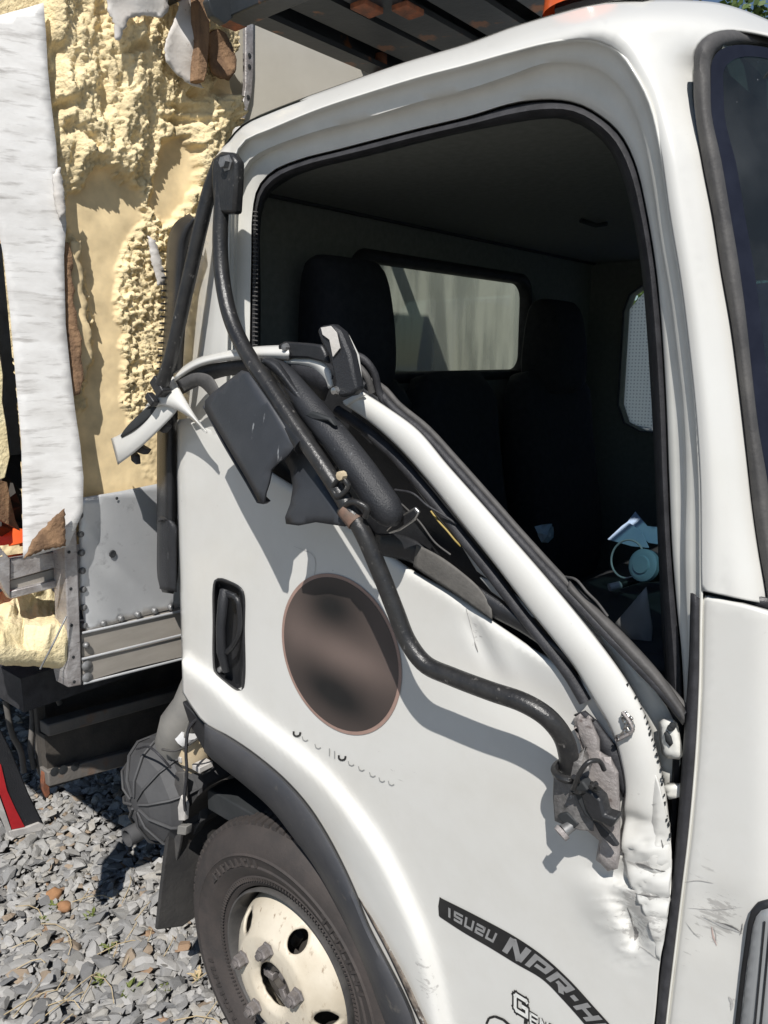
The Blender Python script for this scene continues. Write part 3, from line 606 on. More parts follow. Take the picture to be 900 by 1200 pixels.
plan = [(S(1000, 900, .13).x, .13), (-.02, .22), (.04, .4), (.07, .7), (.08, 1.0)]; plan += [(a, 2.0-b) for a, b in plan[-2::-1]]+[(-.3, 2.0)]
V, Fc = loftm([[Vector((a, b, z)) for a, b in crv(plan, 40)] for z in (.42, 1.0, 1.43)]); mk('front_panel', V, Fc, M['paint'], T, smooth=True, angle=80)
sheet('panel_gap', [(816, 686), (860, 694), (905, 702), (905, 722), (860, 710), (816, 702)], M['black'], T, .02, res=20)
# corner lamp
lp_o = [(860, 1210), (868, 1140), (876, 1082), (880, 1068), (888, 1060), (900, 1057), (925, 1056), (940, 1070), (930, 1210)]
lp_i = [(866, 1210), (874, 1140), (882, 1086), (886, 1074), (892, 1067), (902, 1064), (922, 1063), (934, 1074), (924, 1210)]
yl = lambda q: .13*np.clip((np.asarray(q)[:, 0]-880)/120, 0, 1)**2
lam = sheet('corner_lamp', lp_o, M['black'], T, lambda q: yl(q)-.006, res=9, solid=.012)
sheet('lamp_lens', lp_i, M['lens'], lam, lambda q: yl(q)-.0085-.004*np.sin(np.clip(dline(q, lp_i, True)/12, 0, 1)*1.57), res=7)
ps = [tubem([S(896+k, 1080+abs(k)*.3, yl([(896+k, 1)])[0]-.0145), S(884+k, 1208, yl([(884+k, 1)])[0]-.0145)], .0013, 5) for k in (0, 7)]
V, Fc = join(ps); mk('lens_rib', V, Fc, M['black'], lam)

# -- orange roof lamp
cl_ = [S(660, 14, .14), S(663, -12, .14), S(700, -14, .16), S(760, -12, .2), S(778, 2, .2), S(700, 10, .14)]
lathe('roof_lamp', [(.062, -.02), (.06, .0), (.052, .045), (.03, .062), (.001, .066)], S(684, 0, .17), M['amber'], T, axis='z', seg=28)
V, Fc = tubem(crv(P3([(655, 14, .15), (690, 4, .15), (740, -1, .16)]), 8), .014, 8); mk('lamp_gasket', V, Fc, M['black'], T, smooth=True)

# ------------------------------------------------------------------ the crushed door
HL = crv([(213, 776), (224, 786), (245, 800), (283, 836), (310, 857), (343, 883), (380, 917), (413, 957), (443, 1000), (467, 1047), (487, 1093), (500, 1133), (514, 1200), (530, 1300)], 60)
FLT = [(214, 812), (222, 825), (240, 848), (267, 863), (297, 883), (333, 913), (360, 943), (380, 973), (400, 1010), (417, 1047), (433, 1087), (457, 1133), (477, 1173), (487, 1200), (505, 1300)]
fl = crv(FLT, 50)
sill_top = [(207, 492), (235, 490), (262, 503), (300, 540), (400, 604), (482, 667), (520, 688), (560, 714), (590, 735), (622, 758), (660, 780), (694, 803)]
front_edge = [(720, 850), (745, 880), (764, 900), (775, 930), (786, 987), (785, 1053), (773, 1130), (767, 1195), (752, 1300)]
door_poly = [tuple(p) for p in crv(sill_top, 50)]+[tuple(p) for p in crv(front_edge, 40)]+[tuple(p) for p in fl[::-1]]+[(213, 770), (211, 700), (209, 640), (207, 560)]
crz = crv([(224, 768), (262, 800), (300, 832), (330, 856), (362, 884), (400, 922), (432, 962), (463, 1010), (487, 1055), (508, 1105), (524, 1160), (540, 1230), (550, 1300)], 50)
def door_y(q, base=-.004):
    d = dline(q, HL, signed=True)           # positive below the crease
    y = np.full(len(q), base)-.026*sst(-16, 5, d)+.006*sst(8, 40, d)
    y += .010*np.clip(1-dline(q, sill_top)/9, 0, 1)**2
    el = np.array([(207, 492), (207, 560), (209, 640), (211, 700), (213, 770)]); y += .012*np.clip(1-dline(q, el)/6, 0, 1)**2
    # soft panel curve and crash dents
    y += gau(q, 470, 900, 200, 130, 30, -.006)
    y += gau(q, 560, 745, 34, 9, 65, .007)+gau(q, 585, 760, 40, 12, 65, -.004)
    y += gau(q, 640, 830, 90, 40, 40, .010)
    y += gau(q, 740, 975, 34, 24, 10, .012)-gau(q, 752, 1002, 26, 15, 5, .006)
    y += gau(q, 748, 1030, 40, 9, 12, .009)-gau(q, 745, 1047, 40, 8, 8, .006)+gau(q, 740, 1082, 10, 34, -30, .012)-gau(q, 762, 1085, 18, 44, -12, .008)
    y += gau(q, 710, 1065, 22, 40, -38, -.010)+gau(q, 745, 1100, 9, 12, 0, .010)
    y += gau(q, 770, 960, 12, 80, 5, -.012)
    reg = np.exp(-((q[:, 0]-752)/40)**2-((q[:, 1]-1045)/75)**2)
    nz = np.array([noise.fractal(Vector((a*.045, b*.075, 3.1)), 1.0, 2.0, 3) for a, b in q]); rg = np.array([(1-abs(noise.noise(Vector((a*.022+b*.006, b*.05, 8.3)))))**6 for a, b in q]); rg2 = np.array([(1-abs(noise.noise(Vector((a*.05, b*.085+a*.02, 5.1)))))**8 for a, b in q])
    y += reg*(.0022*nz-.0045*rg-.0022*rg2)
    return y
HO = [tuple(p) for p in crv([(249, 690), (251, 680), (257, 677), (270, 681), (281, 687), (286, 694), (287, 740), (287.5, 795), (285, 808), (279, 810), (262, 799), (251, 788), (249, 775), (249, 730)], 60, True)]
door = sheet('door', door_poly, M['paints'], T, door_y, res=6, bres=5, edge=(2, 5), fine=((690, 930, 788, 1135), 2.7), holes=[[(268+(a-268)*.90, 744+(b-744)*.955) for a, b in HO]], solid=.002, angle=80)
scuff(door, [(752, 1060, 34, 60, 10, .95), (748, 1012, 26, 8, 10, 1.1), (752, 1050, 30, 6, 5, 1.1), (742, 1090, 8, 18, 0, 1.1), (560, 745, 10, 24, -20, .7), (346, 866, 30, 8, 35, .5), (470, 905, 60, 20, 30, .35), (500, 1150, 14, 50, -20, .7), (720, 1080, 30, 30, 0, .5)])
scuff(fp, [(840, 1070, 34, 34, 0, .85), (852, 1086, 22, 6, 22, 1.1), (836, 1100, 6, 14, 0, .9), (858, 1176, 5, 10, 0, 1.1), (830, 1010, 20, 40, 0, .5), (810, 1110, 20, 60, 10, .45)])
# black inner door carcass seen where the skin has peeled away
carc = [(262, 470), (300, 425), (345, 415), (400, 430), (440, 455), (480, 505), (560, 590), (640, 675), (720, 770), (770, 850), (772, 900), (735, 900), (694, 806), (640, 772), (560, 716), (486, 668), (400, 606), (300, 545)]
sheet('door_carcass', carc, M['black'], T, .045, res=16, solid=.01, off=0)
# shut face of the door, white, with hinge
shut = [(672, 708), (690, 722), (712, 748), (740, 778), (765, 806), (781, 828), (790, 846), (797, 870), (797, 896), (782, 930), (770, 880), (755, 840), (730, 790), (700, 745)]
sheet('shut_face', shut, M['paint2'], T, lambda q: .02+.02*sst(740, 800, q[:, 0]), res=9)
hg = sheet('hinge', [(772, 846), (778, 842), (788, 842), (794, 848), (799, 872), (800, 886), (796, 890), (782, 889), (776, 884), (773, 866)], M['paint2'], T, lambda q: .010-.008*np.clip(dline(q, [(772, 846), (778, 842), (788, 842), (794, 848), (799, 872), (800, 886), (796, 890), (782, 889), (776, 884), (773, 866)], True)/5, 0, 1), res=4, solid=.012)
sheet('hinge_slot', [(778, 859), (781, 857), (786, 864), (788, 872), (785, 875), (780, 869)], M['dark'], hg, -.0015, res=4)
for a, b in ((786, 853), (788.5, 850)):
    lathe('hinge_bolt', [(.0001, -.005), (.004, -.004), (.005, 0)], S(a, b, .001), M['dark'], hg, seg=12)
sheet('hinge_arm', [(779, 921), (796, 922), (797, 934), (784, 937), (778, 930)], M['paint2'], T, .008, res=6, solid=.012)
sheet('door_gap', [(760, 880), (803, 870), (800, 960), (790, 1060), (770, 1000)], M['dark'], T, .055, res=20)
# belt trim along the sill
ribbon('belt_trim', [(488, 638), (512, 650), (540, 670), (562, 690), (576, 712)], [(484, 664), (505, 678), (530, 694), (556, 712), (576, 726)], M['trimstrip'], T, -.008, -.010, .0018, n=24)
ribbon('belt_rubber', [(440, 625), (475, 628), (520, 655), (565, 690), (610, 720), (655, 755), (690, 782)], [(440, 650), (484, 660), (530, 690), (568, 718), (612, 742), (655, 772), (694, 800)], M['black'], T, -.002, -.004, .006, n=40)
# pillar of the window frame folded down across the opening: white strap
strap_l0 = [(401, 473), (432, 494), (466, 524), (500, 562), (540, 612), (580, 662), (618, 712), (650, 752), (673, 782), (692, 814), (716, 856), (727, 892), (732, 927), (729, 955), (728, 985)]
strap_l = strap_l0+[(732, 1012), (742, 1042), (756, 1072)]
strap_r = [(424, 458), (455, 478), (490, 504), (525, 545), (565, 590), (600, 630), (640, 676), (680, 724), (712, 765), (733, 795), (752, 828), (765, 862), (774, 897), (782, 940), (787, 990), (787, 1022), (785, 1053), (781, 1085)]
strap_l += [(766, 1100), (769, 1122)]; strap_r += [(777, 1108), (773.5, 1126)]
ns = len(strap_l)
_bl = np.interp(np.arange(ns), [0, 12, 14], [-.030, -.013, -.012]); _br = np.interp(np.arange(ns), [0, 13, 14], [-.022, .002, .001])
for k in range(15, ns): _bl[k] = door_y(np.array([strap_l[k]]))[0]-.001; _br[k] = door_y(np.array([strap_r[k]]))[0]-.001
strap = ribbon('window_frame_post', strap_l, strap_r, M['paints'], T, list(_bl), list(_br), np.interp(np.linspace(0, 1, 170), [0, .70, .84, 1], [.011, .012, .007, .0008]), n=170, m=21, power=.55)
for v in strap.data.vertices:               # crumpled lower end
    a, b = proj(np.array(v.co)+np.array(WL[strap])); k = float(sst(925, 985, b)*sst(1128, 1085, b))
    q = np.array([(a, b)])
    v.co.y += k*(.007*(1-abs(noise.noise(Vector((a*.016+3, b*.042+a*.01, 8.3)))))**5-.004+.003*noise.noise(Vector((a*.06, b*.08, 2.2))))+gau(q, 738, 968, 26, 16, 15, .010)[0]-gau(q, 752, 990, 26, 9, 12, .006)[0]+gau(q, 760, 1018, 26, 6, 14, .007)[0]-gau(q, 764, 1030, 26, 6, 10, .004)[0]+gau(q, 762, 1050, 24, 5, 8, .006)[0]
strap.data.update()
scuff(strap, [(758, 1018, 24, 9, 12, 1.0), (762, 1050, 22, 7, 8, 1.0), (766, 1085, 14, 30, 0, .9), (745, 930, 16, 10, 0, .5), (779, 960, 5, 60, 3, .8)])
# torn notch with bare metal in the strap
sheet('paint_tear', [(728, 836), (733, 833), (741, 842), (744, 855), (739, 862), (728, 866), (722, 868), (721, 863), (729, 858), (732, 850), (728, 843)], M['chrome'], strap, lambda q: -.031+.006*np.array([noise.noise(Vector((a*.3, b*.3, 0))) for a, b in q]), res=2.5, solid=.002, angle=20)
V, Fc = tubem(crv(P3([(729, 834, -.032), (738, 846, -.034), (741, 856, -.033), (730, 864, -.031), (722, 868, -.028)]), 14), .0022, 6); mk('torn_lip', V, Fc, M['cast'], strap, smooth=True)
# folded flange of chipped paint along the strap's edge
ps = []
for t in np.linspace(.58, .84, 55):
    i = t*(ns-1); a = crv(strap_r, 200)[int(t*199)]
    if random.random() < .6:
        p = S(a[0]-random.uniform(0, 3.5), a[1]+random.uniform(-3, 3), -.003-.008*random.random()); ps.append(obox(p, (.0008*random.uniform(.5, 1.6), 0, .0006), (0, .0015, 0), (0, 0, .0016*random.uniform(.4, 2))))
V, Fc = join(ps); mk('chipped_paint', V, Fc, M['dark'], strap, kind='stuff')
# double rubber run along the strap's upper side
off = [(430, 452), (446, 462), (462, 480), (496, 508), (530, 545), (570, 590), (605, 630), (645, 674), (685, 716), (720, 752), (752, 785), (778, 812), (800, 838)]
tube('window_run', [S(a, b, -.004) for a, b in off], .0075, M['rubber'], T, n=60)
tube('window_run_lip', [S(a+5, b-6, .006) for a, b in off], .0055, M['rubber2'], T, n=60)
ribbon('lower_seal', [(668, 680), (690, 702), (715, 726), (745, 756), (775, 790), (803, 830)], [(664, 694), (682, 714), (706, 742), (735, 774), (765, 806), (800, 850)], M['rubber2'], T, .0, -.004, .010, n=30)
tube('loose_cord', P3([(662, 676, .01), (676, 680, -.01), (688, 694, -.012), (700, 706, -.004), (712, 722, .0)]), .002, M['rubber2'], T, n=20)
tube('frame_gap_rubber', [S(a-6, b+8, -.004) for a, b in strap_l[:10]], .010, M['rubber'], T, n=50)
# mirror sail, grey bracing and wires in the gap
plate('sail_brace', [(465, 545), (485, 560), (520, 600), (540, 622), (556, 640), (575, 668), (584, 684), (578, 684), (558, 670), (540, 640), (505, 598)], .0, .008, M['greyplastic'], T)
plate('sail_fragment', [(560, 676), (586, 684), (612, 706), (628, 726), (600, 712), (575, 694)], -.002, .008, M['greyplastic'], T)
tube('yellow_wire', P3([(505, 599, -.012), (514, 611, -.014), (524, 622, -.014), (534, 634, -.012), (540, 640, -.008)]), .0016, M['yellow'], T, n=16)
tube('black_wire', P3([(463, 574, -.03), (485, 579, -.04), (500, 592, -.03), (520, 604, -.02), (535, 614, -.012)]), .002, M['rubber'], T, n=20)
tube('black_wire', P3([(470, 590, -.02), (492, 612, -.03), (510, 636, -.02), (528, 650, -.01)]), .0016, M['rubber2'], T, n=20)
# upper frame bent into a loop at the rear
ribbon('bent_frame_rail', [(203, 438), (228, 421), (256, 413), (300, 406), (338, 404)], [(205, 447), (232, 431), (260, 424), (300, 421), (338, 422)], M['paint'], T, -.05, -.06, .012, n=30)
ribbon('bent_frame_rubber', [(205, 445), (233, 430), (262, 424), (300, 421), (345, 422), (390, 440)], [(214, 462), (240, 449), (272, 440), (300, 444), (340, 452), (380, 470)], M['rubber'], T, -.05, -.03, .012, n=30)
ribbon('bent_frame_liner', [(208, 446), (228, 437), (246, 440), (258, 458)], [(216, 458), (232, 452), (244, 462), (252, 476)], M['rubber2'], T, -.066, -.06, .006, n=20)
ribbon('bent_frame_strip', [(328, 420), (350, 419), (374, 421), (386, 432), (391, 452)], [(328, 428), (350, 428), (366, 432), (377, 442), (384, 456)], M['paint'], T, -.05, -.05, .006, n=24)
# the torn white tongue sticking out rearwards
ribbon('torn_frame_end', [(203, 441), (184, 460), (160, 490), (142, 508), (130, 514)], [(214, 470), (205, 484), (182, 508), (158, 530), (138, 545)], M['paint'], T, [-.04, -.05, -.06, -.065, -.065], [-.05, -.06, -.07, -.072, -.072], .010, n=30, m=11)
ribbon('torn_frame_fold', [(202, 441), (214, 462), (230, 488), (243, 506)], [(170, 476), (196, 476), (222, 490), (241, 508)], M['paint'], T, [-.045, -.055, -.06, -.055], [-.075, -.072, -.066, -.06], .010, n=26, m=11)
ribbon('torn_frame_slot', [(176, 474), (160, 488), (146, 503), (141, 511)], [(184, 478), (172, 492), (156, 505), (143, 513)], M['dark'], T, [-.066, -.073, -.076, -.073], [-.066, -.073, -.076, -.073], .002, n=14, m=5)
for pp in ([(176, 498), (190, 508), (196, 500), (186, 490)], [(152, 528), (158, 534), (159, 545), (153, 540)], [(160, 520), (172, 527), (168, 533), (158, 530)]):
    plate('torn_clip', pp, -.06, .015, M['rubber'], T)
# loops of seal and the hinge-like black tabs at the top of the crushed frame
tube('seal_loop', P3([(405, 415, -.03), (425, 420, -.03), (438, 436, -.02), (444, 458, -.01), (452, 474, -.004), (480, 502, .0)]), .0065, M['rubber'], T, n=30)
tube('seal_loop', P3([(402, 424, -.035), (418, 428, -.035), (430, 442, -.03), (436, 460, -.02)]), .006, M['rubber2'], T, n=24)
tube('seal_loop', P3([(398, 432, -.04), (410, 436, -.04), (420, 448, -.035), (424, 462, -.025)]), .005, M['rubber'], T, n=24)
tb = plate('black_bar', [(325, 404), (332, 400), (360, 402), (376, 404), (380, 412), (384, 426), (360, 420), (334, 419), (326, 412)], -.062, .012, M['black'], T, bevel=.004)
lathe('bar_bolt', [(.0001, -.009), (.006, -.008), (.008, 0)], S(336, 407, -.062), M['rivet'], tb, seg=8)
tab = plate('broken_tab', [(371, 388), (374, 382), (388, 380), (398, 388), (409, 414), (418, 456), (412, 463), (398, 466), (391, 458), (392, 446), (386, 420), (376, 402)], -.10, .022, M['blackscr'], T, bevel=.006)
plate('tab_scrape', [(376, 384), (387, 382), (394, 390), (398, 408), (390, 418), (386, 398), (378, 392)], -.1035, .002, M['frpgrey'], tab, bevel=0)
plate('tab_edge', [(398, 388), (404, 392), (416, 416), (421, 455), (416, 460), (409, 414)], -.085, .012, M['paint'], T, bevel=.002)
lathe('tab_bolt', [(.0001, -.008), (.006, -.007), (.008, 0)], S(394, 458, -.10), M['chrome'], tab, seg=8)
plate('post_crack', [(400, 470), (412, 464), (424, 459), (428, 463), (416, 470), (405, 477)], -.04, .006, M['scuff'], T)

# -- door handle
ho = crv([(249, 690), (251, 680), (257, 677), (270, 681), (281, 687), (286, 694), (287, 740), (287.5, 795), (285, 808), (279, 810), (262, 799), (251, 788), (249, 775), (249, 730)], 60, True)
hd = sheet('door_handle', [tuple(p) for p in ho], M['black'], door, lambda q: -.0095+.0035*np.clip(1-dline(q, ho, True)/1.5, 0, 1)+.022*sst(2.5, 8, dline(q, ho, True)), res=4, bres=3, edge=(1, 2.5, 4.5, 7), solid=.002, angle=80)
tube('handle_grip', P3([(264, 692, -.012), (262, 704, -.022), (259, 735, -.026), (260, 765, -.022), (265, 786, -.010)]), [.012, .0125, .0115, .0115, .009], M['blackscr'], hd, sides=10)
tube('handle_bow', P3([(266, 697, -.014), (278, 702, -.016), (281, 720, -.014), (280, 742, -.014), (272, 758, -.016), (266, 764, -.016)]), .0065, M['black'], hd, n=20, sides=8)
plate('handle_catch', [(257, 690), (274, 697), (275, 704), (258, 698)], -.020, .01, M['blackscr'], hd, bevel=.002)
lathe('key_lock', [(.0001, -.004), (.006, -.003), (.0075, .003)], S(257.5, 785, -.004), M['rivet'], hd, seg=14)

# -- round decal on the door: copper ring with a soft brown print
def decal_pt(u, v, y_off):
    P = (-.975+u*.160, 1.236+v*.160)
    q = proj((P[0], -.004, P[1])); yy = door_y(np.array([q]))[0]; return Vector((P[0], yy+y_off, P[1]))
nr, na = 14, 72
V = [decal_pt(0, 0, -.0022)]; Fc = []
for i in range(1, nr+1):
    for j in range(na):
        a = 2*math.pi*j/na; r = i/nr*.955; V.append(decal_pt(r*math.cos(a), r*math.sin(a), -.0022))
for j in range(na): Fc.append((0, 1+j, 1+(j+1) % na))
for i in range(nr-1):
    for j in range(na): k = (j+1) % na; Fc.append((1+i*na+j, 1+(i+1)*na+j, 1+(i+1)*na+k, 1+i*na+k))
dm = attrmat('soft_brown_print', (.010, .0095, .0095), (.16, .12, .105), rough=.5, attr='mask', nvar=.05, nscale=20)
de = mk('round_decal', V, Fc, dm, door, smooth=True); 
at = de.data.attributes.new('mask', 'FLOAT', 'POINT'); vals = []
for v in V:
    u, t = (v[0]+.975)/.16, (v[2]-1.236)/.16; q = np.array([(u, t)])
    m_ = .38+gau(q, .15, .02, .8, .22, -6, .62)[0]+gau(q, -.75, .25, .3, .5, 0, .25)[0]-gau(q, -.1, .58, .42, .26, 0, .42)[0]-gau(q, -.05, -.52, .62, .26, -10, .46)[0]+gau(q, .7, .55, .3, .4, 0, .15)[0]
    vals.append(float(np.clip(m_, 0, 1)))
at.data.foreach_set('value', vals)
V, Fc = loftm([[decal_pt(r*math.cos(2*math.pi*j/na), r*math.sin(2*math.pi*j/na), -.0018) for j in range(na)] for r in (.955, 1.0)], True); mk('decal_ring', V, Fc, M['copper'], de, smooth=True)
# lower edge of the lettering under it
ps = []
def stroke(pts, wd, yoff=-.0018):
    out = []
    for (a, b) in zip(pts[:-1], pts[1:]):
        d = np.array(b, float)-a; n_ = np.array((-d[1], d[0]))/max(np.hypot(*d), 1e-6)*wd/2
        c = [np.array(a)+n_, np.array(b)+n_, np.array(b)-n_, np.array(a)-n_]; yq = door_y(np.array(c)); out.append(([S(p[0], p[1], y+yoff) for p, y in zip(c, yq)], [(0, 1, 2, 3)]))
    return out
hooks = [(347, 862), (358, 868), (373, 877), (400, 890), (412, 897), (424, 903), (437, 910), (448, 916), (459, 920)]
for i, (a, b) in enumerate(hooks):
    if i in (0, 3): ps += stroke([(a-3, b-5), (a-3, b-1), (a, b+1), (a+4, b), (a+5, b-4)], 2.2)
V, Fc = join(ps); mk('letter_bottom', V, Fc, M['ink'], door, kind='stuff')
ps = []
for i, (a, b) in enumerate(hooks):
    if i not in (0, 3): ps += stroke([(a-4, b-5), (a-3, b-1), (a, b+.5), (a+3, b-1)], 1.1)
ps += stroke([(386, 877), (386, 886)], 1.2)+stroke([(392, 880), (392, 889)], 1.2)
V, Fc = join(ps); mk('letter_bottom', V, Fc, M['greyplastic'], door)
# -- curved black model decal with silver letters
rt = crv([(514, 1051), (558, 1073), (604, 1098), (636, 1120), (667, 1148), (698, 1182), (716, 1202), (740, 1232)], 80)
rb = crv([(513, 1073), (542, 1092), (573, 1110), (604, 1129), (636, 1148), (660, 1172), (684, 1199), (706, 1226)], 80)
V = []; Fc = []
for i in range(80):
    for t in (0, .5, 1):
        p = rb[i]*(1-t)+rt[i]*t
        if i == 0: p = p+np.array((1.2, 0)) if t in (0, 1) else p
        V.append(S(*p, door_y(np.array([p]))[0]-.0016))
Fc = [(i*3+j, i*3+j+1, (i+1)*3+j+1, (i+1)*3+j) for i in range(79) for j in (0, 1)]
md = mk('model_decal', V, Fc, M['decal'], door, smooth=True)
def rib_pt(s, t):
    i = np.clip(s*79, 0, 78.999); k = int(i); f = i-k; a = rb[k]*(1-f)+rb[k+1]*f; b = rt[k]*(1-f)+rt[k+1]*f; return a*(1-t)+b*t
GL = {'I': [[(.5, 0), (.5, 1)]], 'S': [[(1, .88), (.1, .88), (.1, .5), (.9, .5), (.9, .12), (0, .12)]], 'U': [[(.1, 1), (.1, .12), (.9, .12), (.9, 1)]], 'Z': [[(0, .88), (.9, .88), (.9, .5), (.1, .5), (.1, .12), (1, .12)]],
      'N': [[(.14, 0), (.14, 1)], [(.14, 1), (.86, 0)], [(.86, 0), (.86, 1)]], 'P': [[(.14, 0), (.14, .86), (.88, .86), (.88, .38), (.36, .38)]], 'R': [[(.14, 0), (.14, .86), (.88, .86), (.88, .42), (.36, .42)], [(.55, .42), (.95, 0)]], '-': [[(.1, .5), (.9, .5)]], 'H': [[(.14, 0), (.14, 1)], [(.14, .5), (.86, .5)], [(.86, 0), (.86, 1)]], 'D': [[(.14, 0), (.14, .88), (.7, .88), (.88, .6), (.88, .4), (.7, .12), (.14, .12)]],
      'G': [[(.95, .8), (.85, .9), (.2, .9), (.1, .8), (.1, .2), (.2, .1), (.9, .1), (.9, .48), (.55, .48)]], 'E': [[(.95, .9), (.12, .9), (.12, .1), (.95, .1)], [(.12, .5), (.8, .5)]]}
def glyph(ch, fn, wd, yoff, nsub=4, clipv=True):
    out = []
    for path in GL[ch]:
        P = rs(path, .2, closed=False) if len(path) > 1 else np.array(path)
        for a, b in zip(P[:-1], P[1:]):
            d = b-a; l = np.hypot(*d); u = d/l; n_ = np.array((-u[1], u[0]))
            e = wd/2
            a2, b2 = a-u*e*.9*(1 if any(np.allclose(a, q) for q in path[1:-1]) else 0), b+u*e*.9*(1 if any(np.allclose(b, q) for q in path[1:-1]) else 0)
            asp = .75
            c = [a2+n_*e, b2+n_*e, b2-n_*e, a2-n_*e]
            px = [fn(*p) for p in c]; yq = door_y(np.array(px)); out.append(([S(p[0], p[1], y+yoff) for p, y in zip(px, yq)], [(0, 1, 2, 3)]))
    return out
s = .045
for ch, wl in zip('ISUZU', (.022, .042, .042, .042, .042)):
    V, Fc = join(glyph(ch, lambda u, v, s=s, wl=wl: rib_pt(s+wl*u-.008*(v-.5), .26+.46*v), .24 if ch != 'I' else .5, -.0024)); mk('letter', V, Fc, M['silver'], md); s += wl+.012
s = .335
for ch, wl in zip('NPR-HD', (.105, .10, .105, .04, .095, .095)):
    V, Fc = join(glyph(ch, lambda u, v, s=s, wl=wl: rib_pt(s+wl*u-.012*(v-.5), .16+.72*v), .26 if ch != '-' else .3, -.0024)); mk('letter', V, Fc, M['silver'], md); s += wl+.016
# outlined lettering low on the door
def lowfn(ox, oy, sx, sy):
    return lambda u, v: np.array((ox+u*sx+0*v, oy+u*sx*.62-v*sy))
xx, yy0 = 602, 1184
for i, (ch, sx, sy) in enumerate((('G', 17, 22), ('E', 10, 14), ('N', 11, 14), ('E', 10, 14), ('R', 11, 14))):
    b = join(glyph(ch, lowfn(xx, yy0+(4 if i else 0), sx, sy), .42, -.0016)); mk('letter_outline', *b, M['ink'], door)
    b = join(glyph(ch, lowfn(xx, yy0+(4 if i else 0), sx, sy), .20, -.0024)); mk('letter_fill', *b, M['whiteprint'], door)
    xx += sx+1.5; yy0 += (sx+1.5)*.62
ps = []
for k in range(4): ps += stroke([(617+k*8, 1189+k*5), (616+k*8, 1200+k*5)], 4.5)
V, Fc = join(ps); mk('letter_row', V, Fc, M['ink'], door)
ps = stroke([(570, 1200), (573, 1193), (580, 1191), (590, 1195), (600, 1204)], 3); V, Fc = join(ps); mk('emblem_outline', V, Fc, M['ink'], door)
# dents' scratches: thin scuffs in the paint
def scratch(px, wd, m, par, n=10, base=None):
    c = crv(px, n); V = []
    for i, p in enumerate(c):
        t = c[min(i+1, n-1)]-c[max(i-1, 0)]; nn = np.array((-t[1], t[0]))/max(np.hypot(*t), 1e-6)*wd/2*(math.sin(math.pi*(i+.3)/(n-.4))*.8+.2)*random.uniform(.6, 1.2)
        for q in (p+nn, p-nn):
            y = (fp_y(np.array([q]))[0]-.0012) if par is fp else (door_y(np.array([q]))[0]-.0012); V.append(S(q[0], q[1], y))
    mk('scratch', V, [(2*i, 2*i+1, 2*i+3, 2*i+2) for i in range(n-1)], m, par)
gsc = mat('paint_scrape_grey', (.36, .35, .335), (.5, .49, .47), scale=90, rough=.6)
dsc = mat('paint_scrape_dark', (.10, .10, .10), (.22, .21, .2), scale=90, rough=.6)
for px, wd, m_ in (([(802, 1034), (818, 1032), (836, 1035)], 1.2, gsc), ([(825, 1075), (840, 1082), (868, 1093)], 3.2, gsc), ([(838, 1080), (858, 1086), (870, 1094)], 1.6, dsc), ([(834, 1086), (836, 1098), (840, 1108)], 2.2, mat('pink_primer_scrape', (.5, .38, .34), None, rough=.6)), ([(836, 1086), (839, 1096), (839, 1108)], .9, gsc), ([(854, 1168), (858, 1176), (857, 1184)], 4, gsc), ([(870, 1082), (869, 1090), (867, 1096)], 1.4, dsc), ([(806, 1064), (840, 1066), (870, 1063)], .7, gsc), ([(820, 1100), (812, 1092), (803, 1080)], .8, gsc), ([(876, 628), (884, 627), (888, 629)], 1.0, dsc)):
    if px[0][1] < 690:
        continue
    scratch(px, wd, m_, fp)
for px, wd, m_ in (([(746, 1012), (756, 1015), (766, 1019)], 2.6, dsc), ([(766, 1018), (776, 1021), (784, 1022)], 1.4, dsc), ([(744, 1047), (758, 1050), (770, 1051), (784, 1052)], 1.8, dsc), ([(743, 1086), (746, 1094), (744, 1102)], 5, dsc), ([(735, 1064), (739, 1074), (742, 1086)], 1.6, dsc), ([(748, 1108), (760, 1116), (770, 1124)], 1.4, gsc), ([(752, 1026), (762, 1032), (774, 1036)], 1.0, gsc), ([(758, 940), (764, 943), (770, 941)], .8, gsc), ([(546, 712), (552, 735), (560, 764)], 1.0, gsc), ([(556, 752), (558, 758), (560, 764)], 2.0, dsc), ([(344, 640), (368, 652), (366, 690)], .7, gsc), ([(775, 984), (777, 994), (776, 1000)], 1.6, dsc), ):
    scratch(px, wd, m_, door)

# ------------------------------------------------------------------ mirror arm, mirror and torn flaps
main = [(262, 192, -.045), (260, 235, -.050), (258, 285, -.058), (261, 330, -.066), (270, 372, -.076), (286, 408, -.088), (312, 448, -.102), (345, 498, -.115), (378, 546, -.122), (402, 584, -.122), (425, 624, -.120), (446, 672, -.112), (463, 715, -.106), (478, 752, -.102), (498, 778, -.100), (530, 793, -.098), (575, 810, -.096), (615, 824, -.092), (642, 841, -.086), (660, 864, -.074), (667, 890, -.066), (668, 912, -.06)]
arm = tube('mirror_arm', P3(main), .0148, M['arm'], T, n=150, sides=20)
tube('arm_sleeve', P3([(328, 482, -0.1024), (345, 503, -0.1112), (358, 522, -0.1162)]), .0205, M['black'], arm, sides=20)
tube('arm_band', P3([(405, 596, -0.1231), (418, 612, -0.1212)]), .0166, M['rustband'], arm, sides=18)
tube('arm_clamp', P3([(389, 572, -0.1319), (400, 560, -0.1350), (408, 570, -0.1319), (396, 582, -0.1350), (389, 572, -0.1319)]), .005, M['arm'], arm, n=24, sides=8)
lathe('clamp_bolt', [(.0001, -.01), (.0075, -.009), (.0075, .002)], S(402, 557, -0.1350), M['bottle'], arm, seg=8)
tube('arm_clamp', P3([(398, 600, -0.1256), (414, 588, -0.1350), (430, 596, -0.1287), (428, 606, -0.1256)]), .0055, M['arm'], arm, n=24, sides=8)
